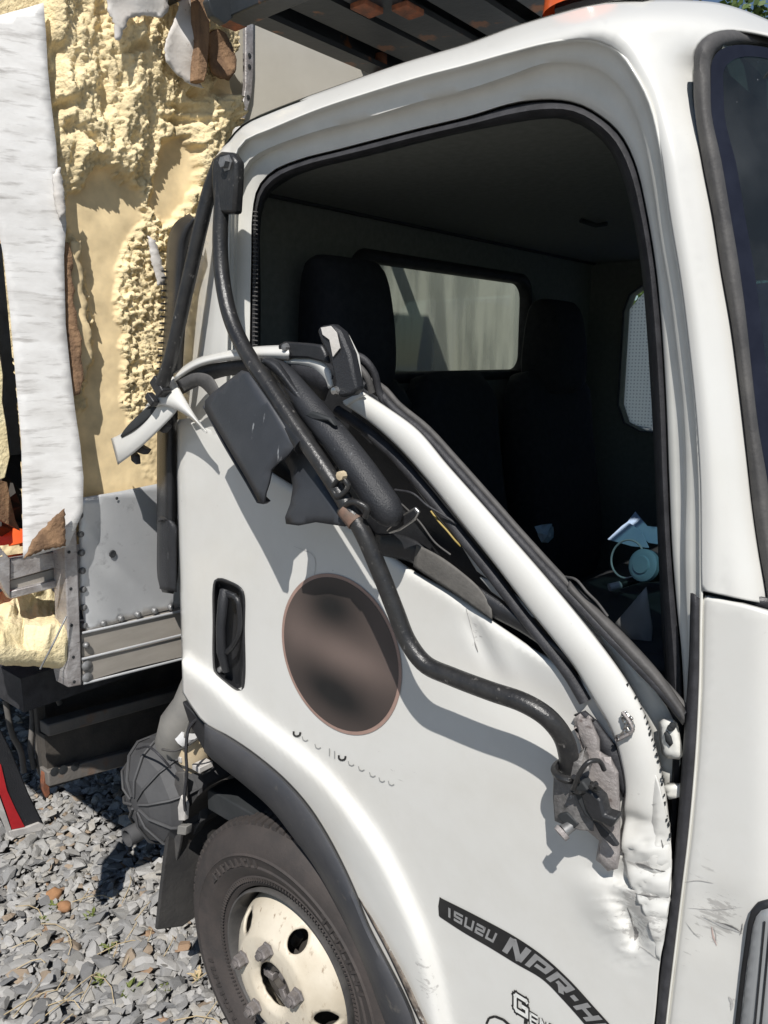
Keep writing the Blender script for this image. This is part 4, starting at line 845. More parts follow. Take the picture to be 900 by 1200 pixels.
for t in (0,):
    hb = plate('arm_head', [(247, 196), (249, 184), (258, 177), (270, 178), (277, 188), (276, 215), (274, 250), (250, 250), (247, 215)], -.062, .022, M['arm'], T, bevel=.006)
lathe('head_bolt', [(.0001, -.012), (.010, -.012), (.011, -.002), (.015, -.001), (.015, .002)], S(266, 191, -.062), M['rivet'], hb, seg=6)
strut = [(258, 190, -.03), (246, 222, -.035), (236, 262, -.045), (224, 315, -.055), (212, 368, -.065), (200, 420, -.075), (190, 450, -.08)]
V, Fc = tubem(crv(P3(strut), 30), .0145, 12); mk('mirror_strut', V, Fc, M['arm'], T, smooth=True)
ps = [obox(S(188, 453, -.08), (.014, 0, -.016), (0, .012, 0), (.010, 0, .008)), obox(S(178, 468, -.085), (.012, 0, -.01), (0, .008, 0), (.006, 0, .006))]
V, Fc = join(ps); mk('strut_foot', V, Fc, M['black'], T, bevel=.003)
# flaps of the torn mirror guard
def curl(q): return -0.0990-.018*np.sin((q[:, 0]-240)/110*2.2)-.0006*(q[:, 1]-430)*.35
f1 = [(240, 470), (247, 462), (262, 450), (283, 434), (290, 436), (314, 470), (343, 514), (344, 524), (336, 534), (326, 541), (317, 550), (314, 566), (310, 578), (309, 589), (303, 588), (288, 560), (268, 526), (250, 496), (240, 480)]
sheet('mirror_guard', f1, M['guard'], T, curl, res=8, solid=.005)
f2 = [(342, 520), (360, 528), (372, 548), (388, 580), (402, 606), (404, 617), (390, 615), (370, 612), (350, 616), (335, 614), (334, 606), (340, 590), (343, 572), (340, 552), (334, 541), (338, 530)]
sheet('mirror_guard', f2, M['guard'], T, lambda q: -0.1089-.01*np.sin(q[:, 1]/30), res=8, solid=.005)
plate('guard_clip', [(300, 584), (306, 582), (312, 588), (308, 591), (302, 590)], -0.1089, .012, M['rubber'], T, bevel=.001)
tube('guard_edge', P3([(240, 476, -0.1043), (262, 518, -0.1109), (290, 565, -0.1175), (303, 588, -0.1201)]), .004, M['rubber'], T, n=20)
# mirror housing: long rounded shell lying behind the arm
axis_ = crv([(316, 420, -0.0510), (335, 440, -0.0646), (365, 480, -0.0782), (398, 520, -0.0850), (425, 556, -0.0884), (448, 590, -0.0884), (461, 608, -0.0850), (466, 615, -0.0816)], 44)
rad = np.interp(np.linspace(0, 1, 44), [0, .06, .3, .7, .9, .97, 1], [.006, .016, .024, .027, .028, .021, .004])
V, Fc = tubem([S(*p) for p in axis_], list(rad), 20, 1.0); mh = mk('mirror_housing', V, Fc, M['blackscr'], T, smooth=True, angle=80)
plate('housing_recess', [(356, 486), (364, 482), (386, 490), (392, 500), (384, 494), (366, 492)], -0.1054, .012, M['dark'], mh, bevel=.003)
ribbon('housing_edge', [(310, 418), (322, 420), (346, 450), (384, 492)], [(306, 424), (330, 446), (350, 476), (370, 500)], M['blackscr'], T, -0.0816, -0.0918, .01, n=24)
plate('mirror_shell', [(352, 470), (372, 478), (392, 498), (398, 540), (385, 560), (366, 520)], -0.0680, .02, M['black'], T, bevel=.006)
gx = plate('mirror_glass', [(452, 622), (470, 604), (486, 594), (491, 600), (486, 610), (468, 622), (456, 626)], -0.0612, .006, M['chrome'], T, bevel=.002)
plate('mirror_rim', [(450, 626), (470, 606), (486, 597), (488, 602), (482, 609), (466, 620)], -0.0639, .003, M['black'], gx, bevel=.001)

# ------------------------------------------------------------------ broken lower bracket
blk = [(672, 842), (680, 836), (686, 842), (690, 838), (697, 852), (703, 866), (704, 880), (709, 884), (716, 887), (720, 895), (725, 905), (727, 940), (727, 1000), (724, 1018), (712, 1021), (704, 1012), (698, 1008), (702, 985), (690, 975), (680, 962), (676, 905), (684, 880), (676, 862)]
sheet('mirror_bracket', blk, M['cast'], T, lambda q: -.036+.0012*np.array([noise.fractal(Vector((a*.12, b*.12, 1)), 1, 2, 4) for a, b in q])+.012*np.clip(1-dline(q, blk, True)/4, 0, 1), res=5, edge=(1.5, 3.5), solid=.03, angle=30)
br2 = [(649, 905), (653, 896), (672, 893), (690, 900), (690, 912), (696, 930), (696, 974), (680, 973), (664, 968), (650, 962), (648, 935)]
sheet('bracket_socket', br2, M['castdark'], T, lambda q: -.062-.014*np.sin(np.clip((q[:, 0]-648)/48, 0, 1)*math.pi)+.0015*np.array([noise.fractal(Vector((a*.15, b*.15, 5)), 1, 2, 4) for a, b in q]), res=4, edge=(1.5,), solid=.04, angle=35)
cen = S(668, 903, -.066)
V, Fc = tubem([cen+Vector((.022*math.cos(a), .022*math.sin(a), .003*math.sin(a))) for a in np.linspace(0, 6.28, 30)], .006, 8); mk('socket_ring', V, Fc, M['arm'], T, smooth=True)
tube('bolt_head', P3([(672, 966, -.07), (660, 974, -.085)]), [.008, .010], M['rivet'], T, sides=6)
tube('bolt_head', P3([(660, 974, -.085), (656, 978, -.09)]), [.013, .012], M['cast'], T, sides=7)
plate('bracket_hole', [(652, 956), (664, 952), (678, 966), (672, 972), (660, 966)], -.078, .01, M['dark'], T, bevel=.002)
plate('broken_lug', [(680, 930), (690, 925), (704, 938), (708, 955), (723, 960), (716, 972), (706, 966), (694, 962), (686, 950)], -.09, .025, M['black'], T, bevel=.004)
plate('broken_lug', [(668, 922), (682, 915), (690, 926), (700, 952), (694, 964), (684, 955)], -.086, .02, M['dark'], T, bevel=.003)
plate('bracket_strip', [(694, 962), (702, 966), (716, 980), (724, 992), (718, 992), (704, 980)], -.065, .008, M['blackscr'], T, bevel=.001)
tube('cable_loop', P3([(672, 925, -.10), (680, 905, -.105), (690, 893, -.10), (702, 892, -.085), (708, 902, -.075)]), .0035, M['arm'], T, n=24)
for k in range(8):
    a, b = random.uniform(672, 700), random.uniform(905, 935)
    tube('cable_end', P3([(a, b, -.088), (a+random.uniform(-10, 10), b+random.uniform(-8, 8), -.10)]), random.uniform(.002, .004), M['arm'], T, sides=7)
sheet('bracket_pad', [(672, 838), (684, 834), (698, 846), (712, 866), (724, 880), (732, 920), (730, 935), (722, 915), (700, 880), (690, 850)], M['rubber'], T, -.012, res=10, solid=.006)

# ------------------------------------------------------------------ wheel arch flare and wheel
fb = crv([(239, 880), (253, 893), (287, 920), (317, 947), (343, 980), (367, 1013), (390, 1053), (410, 1093), (430, 1140), (447, 1187), (452, 1200), (472, 1300)], 50)
ft = crv([(240, 848), (267, 863), (297, 883), (333, 913), (360, 943), (380, 973), (400, 1010), (417, 1047), (433, 1087), (457, 1133), (477, 1173), (487, 1200), (505, 1300)], 50)
rows = []
for t, y in ((-.02, -.010), (0, -.030), (.08, -.046), (.25, -.052), (.55, -.050), (.8, -.040), (1, -.018), (1.02, .03)):
    c = ft*(1-t)+fb*t; rows.append([S(*p, y) for p in c])
V, Fc = loftm(rows); orient(mk('wheel_arch_flare', V, Fc, M['flare'], T, smooth=True, angle=60, solid=.004), (0, -1, 0))
# rusty spots behind the flare
ribbon('arch_rust', [(420, 1052), (436, 1082), (452, 1112), (470, 1150), (484, 1182), (500, 1215)], [(426, 1060), (442, 1086), (460, 1118), (478, 1152), (493, 1185), (508, 1215)], M['archrust'], T, -.036, -.037, .001, n=20, m=4, solid=.001)
V, Fc = loftm([[Vector((-1.16+r*math.cos(a), y, .40+r*math.sin(a))) for a in np.linspace(-.15, 3.3, 24)] for r, y in ((.46, .02), (.46, .45))]); mk('wheel_well', V, Fc, M['darksteel'], T, smooth=True)
WC = Vector((-1.18, 0, .375))
wh = empty('wheel', WC, 'x', 'y'); del wh['label']; del wh['category']; wh.parent = T; wh.location = WC-WL[T]
tp = [(.205, .10), (.208, .035), (.212, .022), (.222, .016), (.226, .020), (.236, .012), (.240, .014), (.262, .000), (.270, -.003), (.274, .000), (.296, -.005), (.300, -.009), (.304, -.005), (.325, -.002), (.345, .010), (.352, .016), (.361, .030), (.366, .045), (.368, .065), (.360, .067), (.360, .073), (.369, .075), (.370, .105), (.361, .107), (.361, .115), (.370, .117), (.369, .15), (.36, .152), (.36, .16), (.367, .165), (.362, .19), (.34, .215), (.29, .225), (.215, .19)]
ty = lathe('tyre', tp, WC, M['tyre'], wh, seg=120, angle=35)
ps = []
for k in range(90):       # shoulder blocks
    a = 2*math.pi*k/90
    for r, y, hw in ((.3655, .044, .008),):
        c = WC+Vector((r*math.cos(a), y, r*math.sin(a))); rd = Vector((math.cos(a), 0, math.sin(a))); tg = Vector((-math.sin(a), 0, math.cos(a)))
        ps.append(obox(c, rd*.005, tg*hw, Vector((0, .018, 0))+rd*.002))
V, Fc = join(ps); mk('tread_block', V, Fc, M['tyre'], ty, kind='stuff')
ps = []
for a0, a1, r0, r1, n_ in ((105, 150, .272, .292, 9), (25, 62, .274, .292, 8), (200, 235, .272, .29, 8), (290, 335, .272, .29, 9)):
    for k in range(n_):   # raised sidewall relief
        a = math.radians(a0+(a1-a0)*k/n_); rd = Vector((math.cos(a), 0, math.sin(a))); tg = Vector((-math.sin(a), 0, math.cos(a)))
        c = WC+rd*(r0+r1)/2+Vector((0, -.0035, 0)); ps.append(obox(c, rd*(r1-r0)/2, tg*.0035, Vector((0, .0022, 0))))
        if k % 3: ps.append(obox(c+tg*.008+rd*.006*(k % 2*2-1), rd*.003, tg*.007, Vector((0, .0022, 0))))
for k in range(150):
    a = 2*math.pi*k/150; rd = Vector((math.cos(a), 0, math.sin(a))); tg = Vector((-math.sin(a), 0, math.cos(a))); ps.append(obox(WC+rd*.232+Vector((0, .0125, 0)), rd*.005, tg*.0012, Vector((0, .002, 0))))
V, Fc = join(ps); mk('sidewall_relief', V, Fc, M['tyre'], ty, kind='stuff')
# rim: outer flange, then a pressed disc with hand holes
rim = lathe('rim', [(.205, .03), (.2085, .018), (.207, .010), (.203, .010), (.199, .018), (.196, .04), (.192, .07), (.188, .10)], WC, M['rubber2'], wh, seg=96, angle=60)
def rim_y(r): return np.interp(r, [0, .055, .062, .07, .10, .118, .128, .145, .165, .18, .189], [-.018, -.018, -.026, -.030, -.030, -.027, -.018, -.006, .012, .038, .07])
circ = lambda cx, cz, r, n, rx=1, rot=0: [(cx+r*(math.cos(a)*math.cos(rot)*rx-math.sin(a)*math.sin(rot)), cz+r*(math.cos(a)*math.sin(rot)*rx+math.sin(a)*math.cos(rot))) for a in np.linspace(0, 2*math.pi, n, endpoint=False)]
hl = [circ(0, 0, .052, 36)]
for k in range(5):
    a = math.radians(138-72*k); hl.append(circ(.149*math.cos(a), .149*math.sin(a), .0235, 28, .92, a))
vo, fo = cdt(np.array(circ(0, 0, .189, 110)), .006, [np.array(h) for h in hl])
o = mk('wheel_disc', [WC+Vector((a, rim_y(math.hypot(a, b)), b)) for a, b in vo], fo, M['rim'], wh, smooth=True, angle=80, solid=.007); orient(o, (0, -1, 0))
for k in range(5):
    a = math.radians(165-72*k); c = WC+Vector((.098*math.cos(a), -.03, .098*math.sin(a)))
    n_ = lathe('wheel_nut', [(.019, .0), (.019, -.004), (.0165, -.006), (.0165, -.022), (.0145, -.026), (.009, -.026), (.0085, -.034), (.0001, -.034)], c, M['nut'], o, seg=6, angle=20)
# hub behind the centre hole, brake parts behind
lathe('hub', [(.05, .05), (.05, .0), (.03, -.004), (.022, -.004), (.020, .01), (.0001, .01)], WC, M['darksteel'], wh, seg=30)
lathe('brake_drum', [(.0001, .075), (.18, .075), (.18, .2)], WC, M['darksteel'], wh, seg=48)
for k in range(3):
    a = math.radians(60+120*k); V, Fc = obox(WC+Vector((.033*math.cos(a), .0, .033*math.sin(a))), (.016*math.cos(a), 0, .016*math.sin(a)), (-.009*math.sin(a), 0, .009*math.cos(a)), (0, .01, 0)); mk('hub_lug', V, Fc, M['nut'], wh, bevel=.002)
V, Fc = tubem(P3([(352, 1094, .07), (346, 1104, .075)]), .012, 10); mk('valve_stem', V, Fc, M['rivet'], wh, smooth=True)
# same wheel on the far side
w2 = empty('wheel', (-1.18, 1.9, .375), 'x', 'y'); del w2['label']; del w2['category']; w2.parent = T; w2.location = Vector((-1.18, 1.9, .375))-WL[T]
for ch in list(wh.children):
    c = dup(ch, w2, WL[ch]+Vector((0, 1.68, 0)))
    if ch.name.startswith('tyre'):
        for g in ch.children: dup(g, c, WL[g]+Vector((0, 1.68, 0)))
# chassis
box('chassis_rail', (-6.5, .5, .62), (.0, .58, .84), M['darksteel'], T); box('chassis_rail', (-6.5, 1.36, .62), (.0, 1.44, .84), M['darksteel'], T)
box('engine', (-1.3, .62, .35), (-.3, 1.32, .64), M['darksteel'], T); tube('axle', [(-1.18, .15, .37), (-1.18, 1.8, .37)], .05, M['darksteel'], T)
# rear wheels under the box
for yy in (.05, 1.65):
    w3 = lathe('rear_tyre', tp, Vector((-4.6, yy, .375)), M['tyre'], T, seg=48)

# ------------------------------------------------------------------ behind the cab: air intake, canister, mud flap
snk = [(199, 700, .02), (197, 640, .02), (197, 560, .02), (198, 480, .01), (200, 430, .0)]
lo_l = [(185, 440), (184, 520), (184, 620), (185, 680), (190, 694)]; lo_r = [(209, 440), (208, 520), (208, 620), (208, 680), (203, 696)]
ribbon('intake_stack', lo_l, lo_r, M['black'], T, .02, .02, .03, n=30, m=9, solid=.006)
ribbon('stack_cover', [(186, 612), (188, 604), (187, 640), (187, 690)], [(196, 607), (206, 614), (207, 640), (207, 694)], M['blackscr'], T, .0, .0, .012, n=20)
up_l = [(188, 440), (191, 400), (194, 350), (195, 300), (198, 275), (206, 260), (222, 250)]; up_r = [(214, 440), (216, 400), (220, 350), (224, 310), (226, 290), (230, 275), (234, 262)]
ih = ribbon('intake_hood', up_l, up_r, M['black'], T, .0, .0, .04, n=40, m=11, solid=.006)
for k in range(17):
    py = 318+k*7.6; lx = np.interp(py, [300, 350, 400, 440], [195, 194, 191, 188])
    V, Fc = obox(S(lx-1, py, .0), (.004, 0, 0), (0, .007, 0), (0, 0, .002)); mk('louvre', V, Fc, M['black'], ih)
tube('stack_bolt', P3([(210, 290, -.02), (222, 289, -.02)]), .004, M['rivet'], T, sides=6)
# canister
cc = Vector((-1.70, .02, .635)); R0 = .138
def octring(r, y, n=10, sc_=1.0): return [cc+Vector((r*math.cos(2*math.pi*(k+.5)/n), y, r*1.08*math.sin(2*math.pi*(k+.5)/n))) for k in range(n)]
V, Fc = loftm([octring(.02, -.055), octring(.06, -.05), octring(.115, -.02), octring(R0, .015), octring(R0, .05), octring(R0+.006, .052), octring(R0+.006, .075), octring(R0, .077), octring(R0*.98, .26)], True, True)
can = mk('air_canister', V, Fc, M['canister'], T, smooth=True, angle=12)
for k in range(10):
    a = 2*math.pi*(k+.5)/10; d = Vector((math.cos(a), 0, 1.08*math.sin(a)))
    pts = [cc+d*.02+Vector((0, -.060, 0)), cc+d*.062+Vector((0, -.056, 0)), cc+d*.118+Vector((0, -.026, 0)), cc+d*(R0+.004)+Vector((0, .012, 0)), cc+d*(R0+.003)+Vector((0, .05, 0))]
    V, Fc = tubem([p_+Vector((0, .002, 0)) for p_ in pts], .0036, 5); mk('canister_rib', V, Fc, M['canister'], can, smooth=True)
lathe('canister_outlet', [(.022, .05), (.026, -.05), (.026, -.07), (.020, -.07), (.019, .0)], cc+Vector((-.03, .0, -.105)), M['canister'], can, seg=18)
for q in ((-.02, .5), (.06, .35)):
    V, Fc = obox(cc+Vector((.10+q[0], .05, .125-.0)), (.016, 0, 0), (0, .022, 0), (0, 0, .008)); mk('canister_clip', V, Fc, M['tape'], can, bevel=.002)
# duct elbow with flange, yellowed bottle, wires
tube('air_duct', P3([(236, 800, .10), (224, 828, .08), (209, 848, .06), (203, 868, .06), (207, 888, .08), (215, 900, .1)]), [.05, .05, .05, .048, .046, .046], M['duct'], T, sides=18)
V, Fc = tubem([S(207, 888, .08)+Vector((.056*math.cos(a), .056*math.sin(a), -.01*math.cos(a))) for a in np.linspace(0, 6.28, 28)], .012, 8); mk('duct_flange', V, Fc, M['duct'], T, smooth=True)
tube('reservoir', P3([(232, 852, .10), (228, 868, .10), (226, 888, .10), (224, 902, .10)]), [.03, .05, .052, .04], M['bottle'], T, sides=14)
tube('reservoir_cap', P3([(222, 858, .06), (214, 866, .05)]), [.026, .026], M['whitepl'], T, sides=14)
tube('wire', P3([(236, 838, .02), (222, 852, .0), (218, 880, -.01), (219, 905, -.01), (216, 935, -.01), (217, 950, -.005)]), .004, M['rubber'], T, n=24, sides=6)
tube('wire', P3([(236, 862, .02), (222, 872, .0), (205, 880, .0), (190, 878, .0)]), .003, M['rubber2'], T, n=20, sides=6)
tube('wire', P3([(238, 830, .03), (228, 838, .02), (220, 850, .02), (217, 864, .02)]), .004, M['duct'], T, n=16, sides=6)
tube('wire', P3([(160, 878, -.02), (176, 876, -.04), (188, 886, -.04), (200, 900, -.02)]), .003, M['rubber'], T, n=16, sides=6)
plate('rubber_strip', [(205, 905), (215, 905), (217, 940), (210, 990), (206, 1010), (198, 1010), (200, 960)], .02, .012, M['rubber2'], T, bevel=.003)
plate('flap_tag', [(212, 932), (217, 944), (216, 962), (209, 962), (208, 946)], -.002, .014, M['tape'], T, bevel=.002)
plate('flap_bracket', [(208, 968), (218, 969), (217, 979), (207, 978)], -.004, .02, M['duct'], T, bevel=.002)
mf = [(210, 905), (200, 960), (193, 1010), (184, 1090), (214, 1086), (236, 1070), (300, 1050), (330, 880)]
plateX('mud_flap', mf, -1.64, .012, mat('mud_flap_rubber', (.025, .024, .024), (.05, .047, .044), scale=9, rough=.8, bump=.2, bscale=90), T)
plate('arch_end', [(213, 822), (240, 850), (239, 880), (222, 850)], .01, .03, M['black'], T)

# ------------------------------------------------------------------ the cargo box
XB = -1.72
def yz(lst, x): return [X(a, b, x) for a, b in lst]
box('box_floor', (-6.4, -.24, .93), (-1.84, 2.32, 1.02), M['rubber'], T, bevel=0)
box('box_roof', (-6.4, -.32, 2.86), (-1.76, 2.32, 2.94), M['frpgrey'], T)
box('box_rear_wall', (-6.44, -.32, .95), (-6.38, 2.32, 2.7), M['frpgrey'], T)
box('box_far_wall', (-6.4, 2.28, .95), (-1.74, 2.34, 2.7), M['frpgrey'], T)
box('box_near_wall', (-6.4, -.34, .95), (-2.5, -.28, 2.7), M['frp'], T)
# lower aluminium front panel with rivets; upper pale wall seen through the gap
lower_poly = [(92, 584), (140, 576), (190, 566), (380, 545), (380, 673), (212, 711), (150, 726), (101, 741), (94, 700)]
def alu_x(q):
    return XB+.012+gau(q, 150, 690, 60, 30, 45, -.010)+gau(q, 130, 655, 60, 10, 40, .008)+.004*np.sin(q[:, 0]/40)
ap = sheet('front_panel_lower', lower_poly, M['alu'], T, alu_x, res=9, plane='x', solid=.003, angle=80)
rv = None
for i, (a, b) in enumerate([(93.5, 604), (95, 626), (96, 648), (97, 669), (98, 691), (98.5, 712), (99, 733), (122, 731), (142.5, 725), (162.5, 720.5), (182, 716), (201, 712)]):
    p = X(a, b, XB+.016)
    if rv is None: rv = lathe('rivet', [(.0085, -.004), (.0085, .002), (.006, .006), (.0001, .0075)], p, M['rivet'], ap, axis='x', seg=10)
    else: dup(rv, ap, p)
lathe('panel_hole', [(.010, .0), (.008, .002), (.0001, .001)], X(132, 649, XB+.017), M['dark'], ap, axis='x', seg=9)
lathe('panel_hole', [(.004, .0), (.0001, .001)], X(137, 584, XB+.016), M['dark'], ap, axis='x', seg=9)
# corner post
cp = [(77, 606), (88, 604), (90, 620), (93, 700), (95, 760), (96, 803), (80, 806), (76, 788), (80, 770), (78, 700), (76, 650)]
V, Fc = extr(yz(cp, XB+.035), (-.06, 0, 0)); post = mk('corner_post', V, Fc, M['alurough'], T, bevel=.003)
for a, b in ((81, 647), (83, 690), (84, 733), (86, 770), (87, 799)):
    lathe('post_hole', [(.004, .0), (.0001, .001)], X(a, b, XB+.0365), M['dark'], post, axis='x', seg=8)
# bottom rail of the front wall
r1 = [(95, 744), (160, 728), (215, 716), (330, 690), (330, 714), (215, 743), (150, 759), (96, 771)]
r2 = [(96, 774), (150, 762), (215, 746), (330, 717), (330, 742), (215, 770), (150, 785), (98, 800)]
V, Fc = extr(yz(r1, XB+.022), (-.05, 0, 0)); ra = mk('bottom_rail', V, Fc, M['railbrown'], T, bevel=.002)
V, Fc = extr(yz(r2, XB+.030), (-.06, 0, 0)); rb_ = mk('bottom_rail', V, Fc, M['railbrown'], T, bevel=.002)
for (c0_, c1_, x_) in (((96, 742), (330, 690), XB+.026), ((96, 772.5), (330, 715.5), XB+.034), ((98, 801), (330, 743), XB+.034)):
    tube('rail_lip', [X(*c0_, x_), X(*c1_, x_)], .0035, M['alu'], T, sides=8)
for a, b, s_ in ((101, 756, 1.0), (101.5, 780, 1.7), (102, 794, 1.7)):
    lathe('rail_rivet', [(.008*s_, -.003), (.008*s_, .003), (.005*s_, .007), (.0001, .0085)], X(a, b, XB+.031), M['rivet'], rb_, axis='x', seg=12)
# torn foam wall
gy, gz = 170, 330
ya, yb_, za, zb = -.30, .335, 1.36, 2.72
Yg, Zg = np.meshgrid(np.linspace(ya, yb_, gy), np.linspace(za, zb, gz))
PX = np.array([proj((XB+ASK*(a+.17), a, b)) for a, b in zip(Yg.ravel(), Zg.ravel())])
jit = np.array([(noise.noise(Vector((a*.06, b*.06, 0))), noise.noise(Vector((a*.06, b*.06, 9)))) for a, b in PX])*7+np.array([(noise.noise(Vector((a*.2, b*.2, 20))), noise.noise(Vector((a*.2, b*.2, 29)))) for a, b in PX])*3
Q = PX+jit
flat1 = [(78, 232), (100, 218), (112, 196), (128, 192), (133, 208), (160, 218), (170, 246), (164, 262), (142, 296), (137, 340), (143, 400), (147, 470), (158, 520), (172, 560), (200, 575), (200, 640), (80, 640), (92, 520), (104, 450), (110, 400), (104, 340), (96, 290), (80, 262)]
flat2 = [(186, 166), (200, 160), (226, 170), (229, 200), (222, 235), (205, 258), (190, 262), (178, 240), (182, 200)]
flat3 = [(180, 150), (196, 140), (206, 150), (196, 165), (184, 172)]
flat4 = [(148, 400), (158, 392), (172, 470), (190, 450), (190, 700), (150, 700)]
flat5 = [(240, 110), (300, 20), (320, 120), (270, 140), (255, 118)]
dd = np.full(len(Q), -1e9)
for pl in (flat1, flat2, flat5):
    d_ = dline(Q, pl, True)*np.where(inpoly(Q, pl), 1, -1); dd = np.maximum(dd, d_)
d_ = dline(Q, [(146, 480), (170, 560)], False); flatlow = sst(470, 520, Q[:, 1])
rough = sst(2.5, -4, dd)
rough = rough*(1-.85*flatlow)
hgt = np.array([noise.fractal(Vector((a*.022, b*.016, 4)), .9, 2.0, 5) for a, b in PX])
rdg = np.array([1-abs(noise.noise(Vector((a*.055, b*.022, 14)))) for a, b in PX])
rdg2 = np.array([abs(noise.fractal(Vector((a*.11, b*.11, 24)), .8, 2.0, 3)) for a, b in PX])
fine = np.array([noise.fractal(Vector((a*.25, b*.25, 31)), .7, 2.0, 4) for a, b in PX])
cellv = np.array([noise.voronoi(Vector((a*.09, b*.09, 2)))[0][0] for a, b in PX])
upper = sst(300, 150, Q[:, 1])
thick = .018+.040*upper*sst(260, 120, Q[:, 0]); thick = np.where(Q[:, 0] > 205, .045, thick)
big = np.array([noise.fractal(Vector((a*.030, b*.009, 44)), 1.0, 2.0, 3) for a, b in PX])
colm = sst(300, 240, Q[:, 1])
hx = rough*(thick*(.8+.35*hgt+.75*big*colm)+.018*(rdg-.6)*(.5+upper)+(.010+.010*(1-upper))*rdg2+.009*fine-(.006+.012*(1-upper))*cellv)+(1-rough)*(.0015*hgt+.0003*fine)
hx = hx*.78
# deep gouges: dark pockets in the foam
for cx, cy, rx, ry, an, am in ((64, 60, 8, 9, 0, -.03), (72, 125, 13, 7, -20, -.045), (100, 165, 18, 5, 50, -.03), (150, 60, 20, 5, -20, -.03), (215, 128, 18, 4, 10, -.035), (210, 142, 22, 4, 5, -.03), (226, 110, 8, 7, 0, -.05), (110, 190, 14, 5, 0, -.02), (150, 165, 6, 12, 0, -.025), (75, 150, 5, 14, 0, -.02)):
    hx += gau(PX, cx, cy, rx, ry, an, am)
hx *= np.where(PX[:, 1] < 420, sst(48, 68, PX[:, 0]), 1)
# yellow folded bulge by the right-hand trim
hx += gau(PX, 258, 130, 20, 26, -35, .045)*(1+.5*rdg2)+gau(PX, 236, 175, 12, 40, 10, .02)
V = np.stack([XB+hx-.012+ASK*(Yg.ravel()+.17), Yg.ravel(), Zg.ravel()], 1)
Fc = [(i*gy+j, i*gy+j+1, (i+1)*gy+j+1, (i+1)*gy+j) for i in range(gz-1) for j in range(gy-1)]
cenq = [(PX[f[0]]+PX[f[2]])/2 for f in Fc]
hole1 = [(-40, 270), (4, 285), (14, 380), (27, 520), (30, 640), (-40, 640)]
keep = ~inpoly(np.array(cenq), hole1); Fc = [f for f, k in zip(Fc, keep) if k]
fw = orient(mk('foam_wall', V, Fc, M['foam'], T, smooth=True, angle=180), (1, 0, 0))
fw.data.attributes.new('mask', 'FLOAT', 'POINT').data.foreach_set('value', np.clip(rough*(.75+.5*rdg2), 0, 1).tolist())
# remaining pale front wall right of the foam
V, Fc = boxm((XB-.03, .33, 1.30), (XB-.008, 2.3, 2.86)); mk('front_wall', V, Fc, M['palewall'], T)
pw = [(296, -40), (460, -10), (440, 92), (440, 200), (440, 300), (270, 300), (283, 132), (291, 100)]
V, Fc = extr(yz(pw, XB+.01), (-.02, 0, 0)); mk('front_wall_panel', V, Fc, M['palewall'], T)
tr_ = [(288, -30), (297, -30), (297, 80), (295, 110), (287, 140), (278, 150), (284, 128), (288, 100)]
V, Fc = extr(yz(tr_, XB+.022), (-.012, 0, 0)); tr_o = mk('edge_trim', V, Fc, M['alurough'], T, bevel=.001)
for a, b in ((292.5, 65), (292.5, 78), (291, 114)):
    lathe('trim_hole', [(.006, 0), (.0001, .001)], X(a, b, XB+.0235), M['dark'], tr_o, axis='x', seg=8)
# torn skin scraps, wooden batten
def scrap(name, px, x, m, amp=.01, th=.003):
    px = rs(px, 3); px = px+np.array([(noise.noise(Vector((a*.35, b*.35, 1)))*2.2, noise.noise(Vector((a*.35, b*.35, 8)))*2.2) for a, b in px]); px = [tuple(p) for p in px]
    return sheet(name, px, m, T, lambda q: x+amp*np.array([noise.noise(Vector((a*.03, b*.03, x*50))) for a, b in q]), res=5, plane='x', solid=th, angle=30)
scrap('torn_skin', [(124, -12), (198, -12), (197, 14), (188, 21), (170, 18), (152, 21), (146, 34), (140, 48), (135, 46), (134, 28), (127, 12)], XB+.075, M['frpgrey'])
scrap('torn_skin', [(193, 58), (198, 40), (204, 26), (210, 8), (208, -12), (232, -12), (234, 40), (226, 48), (232, 66), (234, 96), (240, 104), (222, 99), (206, 86), (195, 72)], XB+.06, M['frpgrey'], .02)
V, Fc = extr(yz([(232, -12), (247, -12), (246, 40), (243, 84), (240, 96), (231, 94), (233, 50)], XB+.085), (-.03, 0, 0)); mk('wood_batten', V, Fc, M['ply'], T, bevel=.003)
scrap('torn_plywood', [(244, 40), (256, 34), (266, 40), (272, 54), (278, 70), (276, 84), (269, 94), (258, 90), (247, 82)], XB+.05, M['ply'], .02, .008)
scrap('foam_lump', [(247, 5), (262, 0), (266, 20), (258, 34), (246, 34)], XB+.06, M['foamflat'], .03, .02)
scrap('torn_skin', [(174, 276), (182, 282), (188, 300), (195, 330), (186, 335), (178, 310)], XB+.055, M['frpgrey'], .01)
scrap('torn_plywood', [(64, 205), (70, 196), (74, 215), (77, 250), (70, 256), (64, 235)], XB+.06, M['frpgrey'], .01, .008)
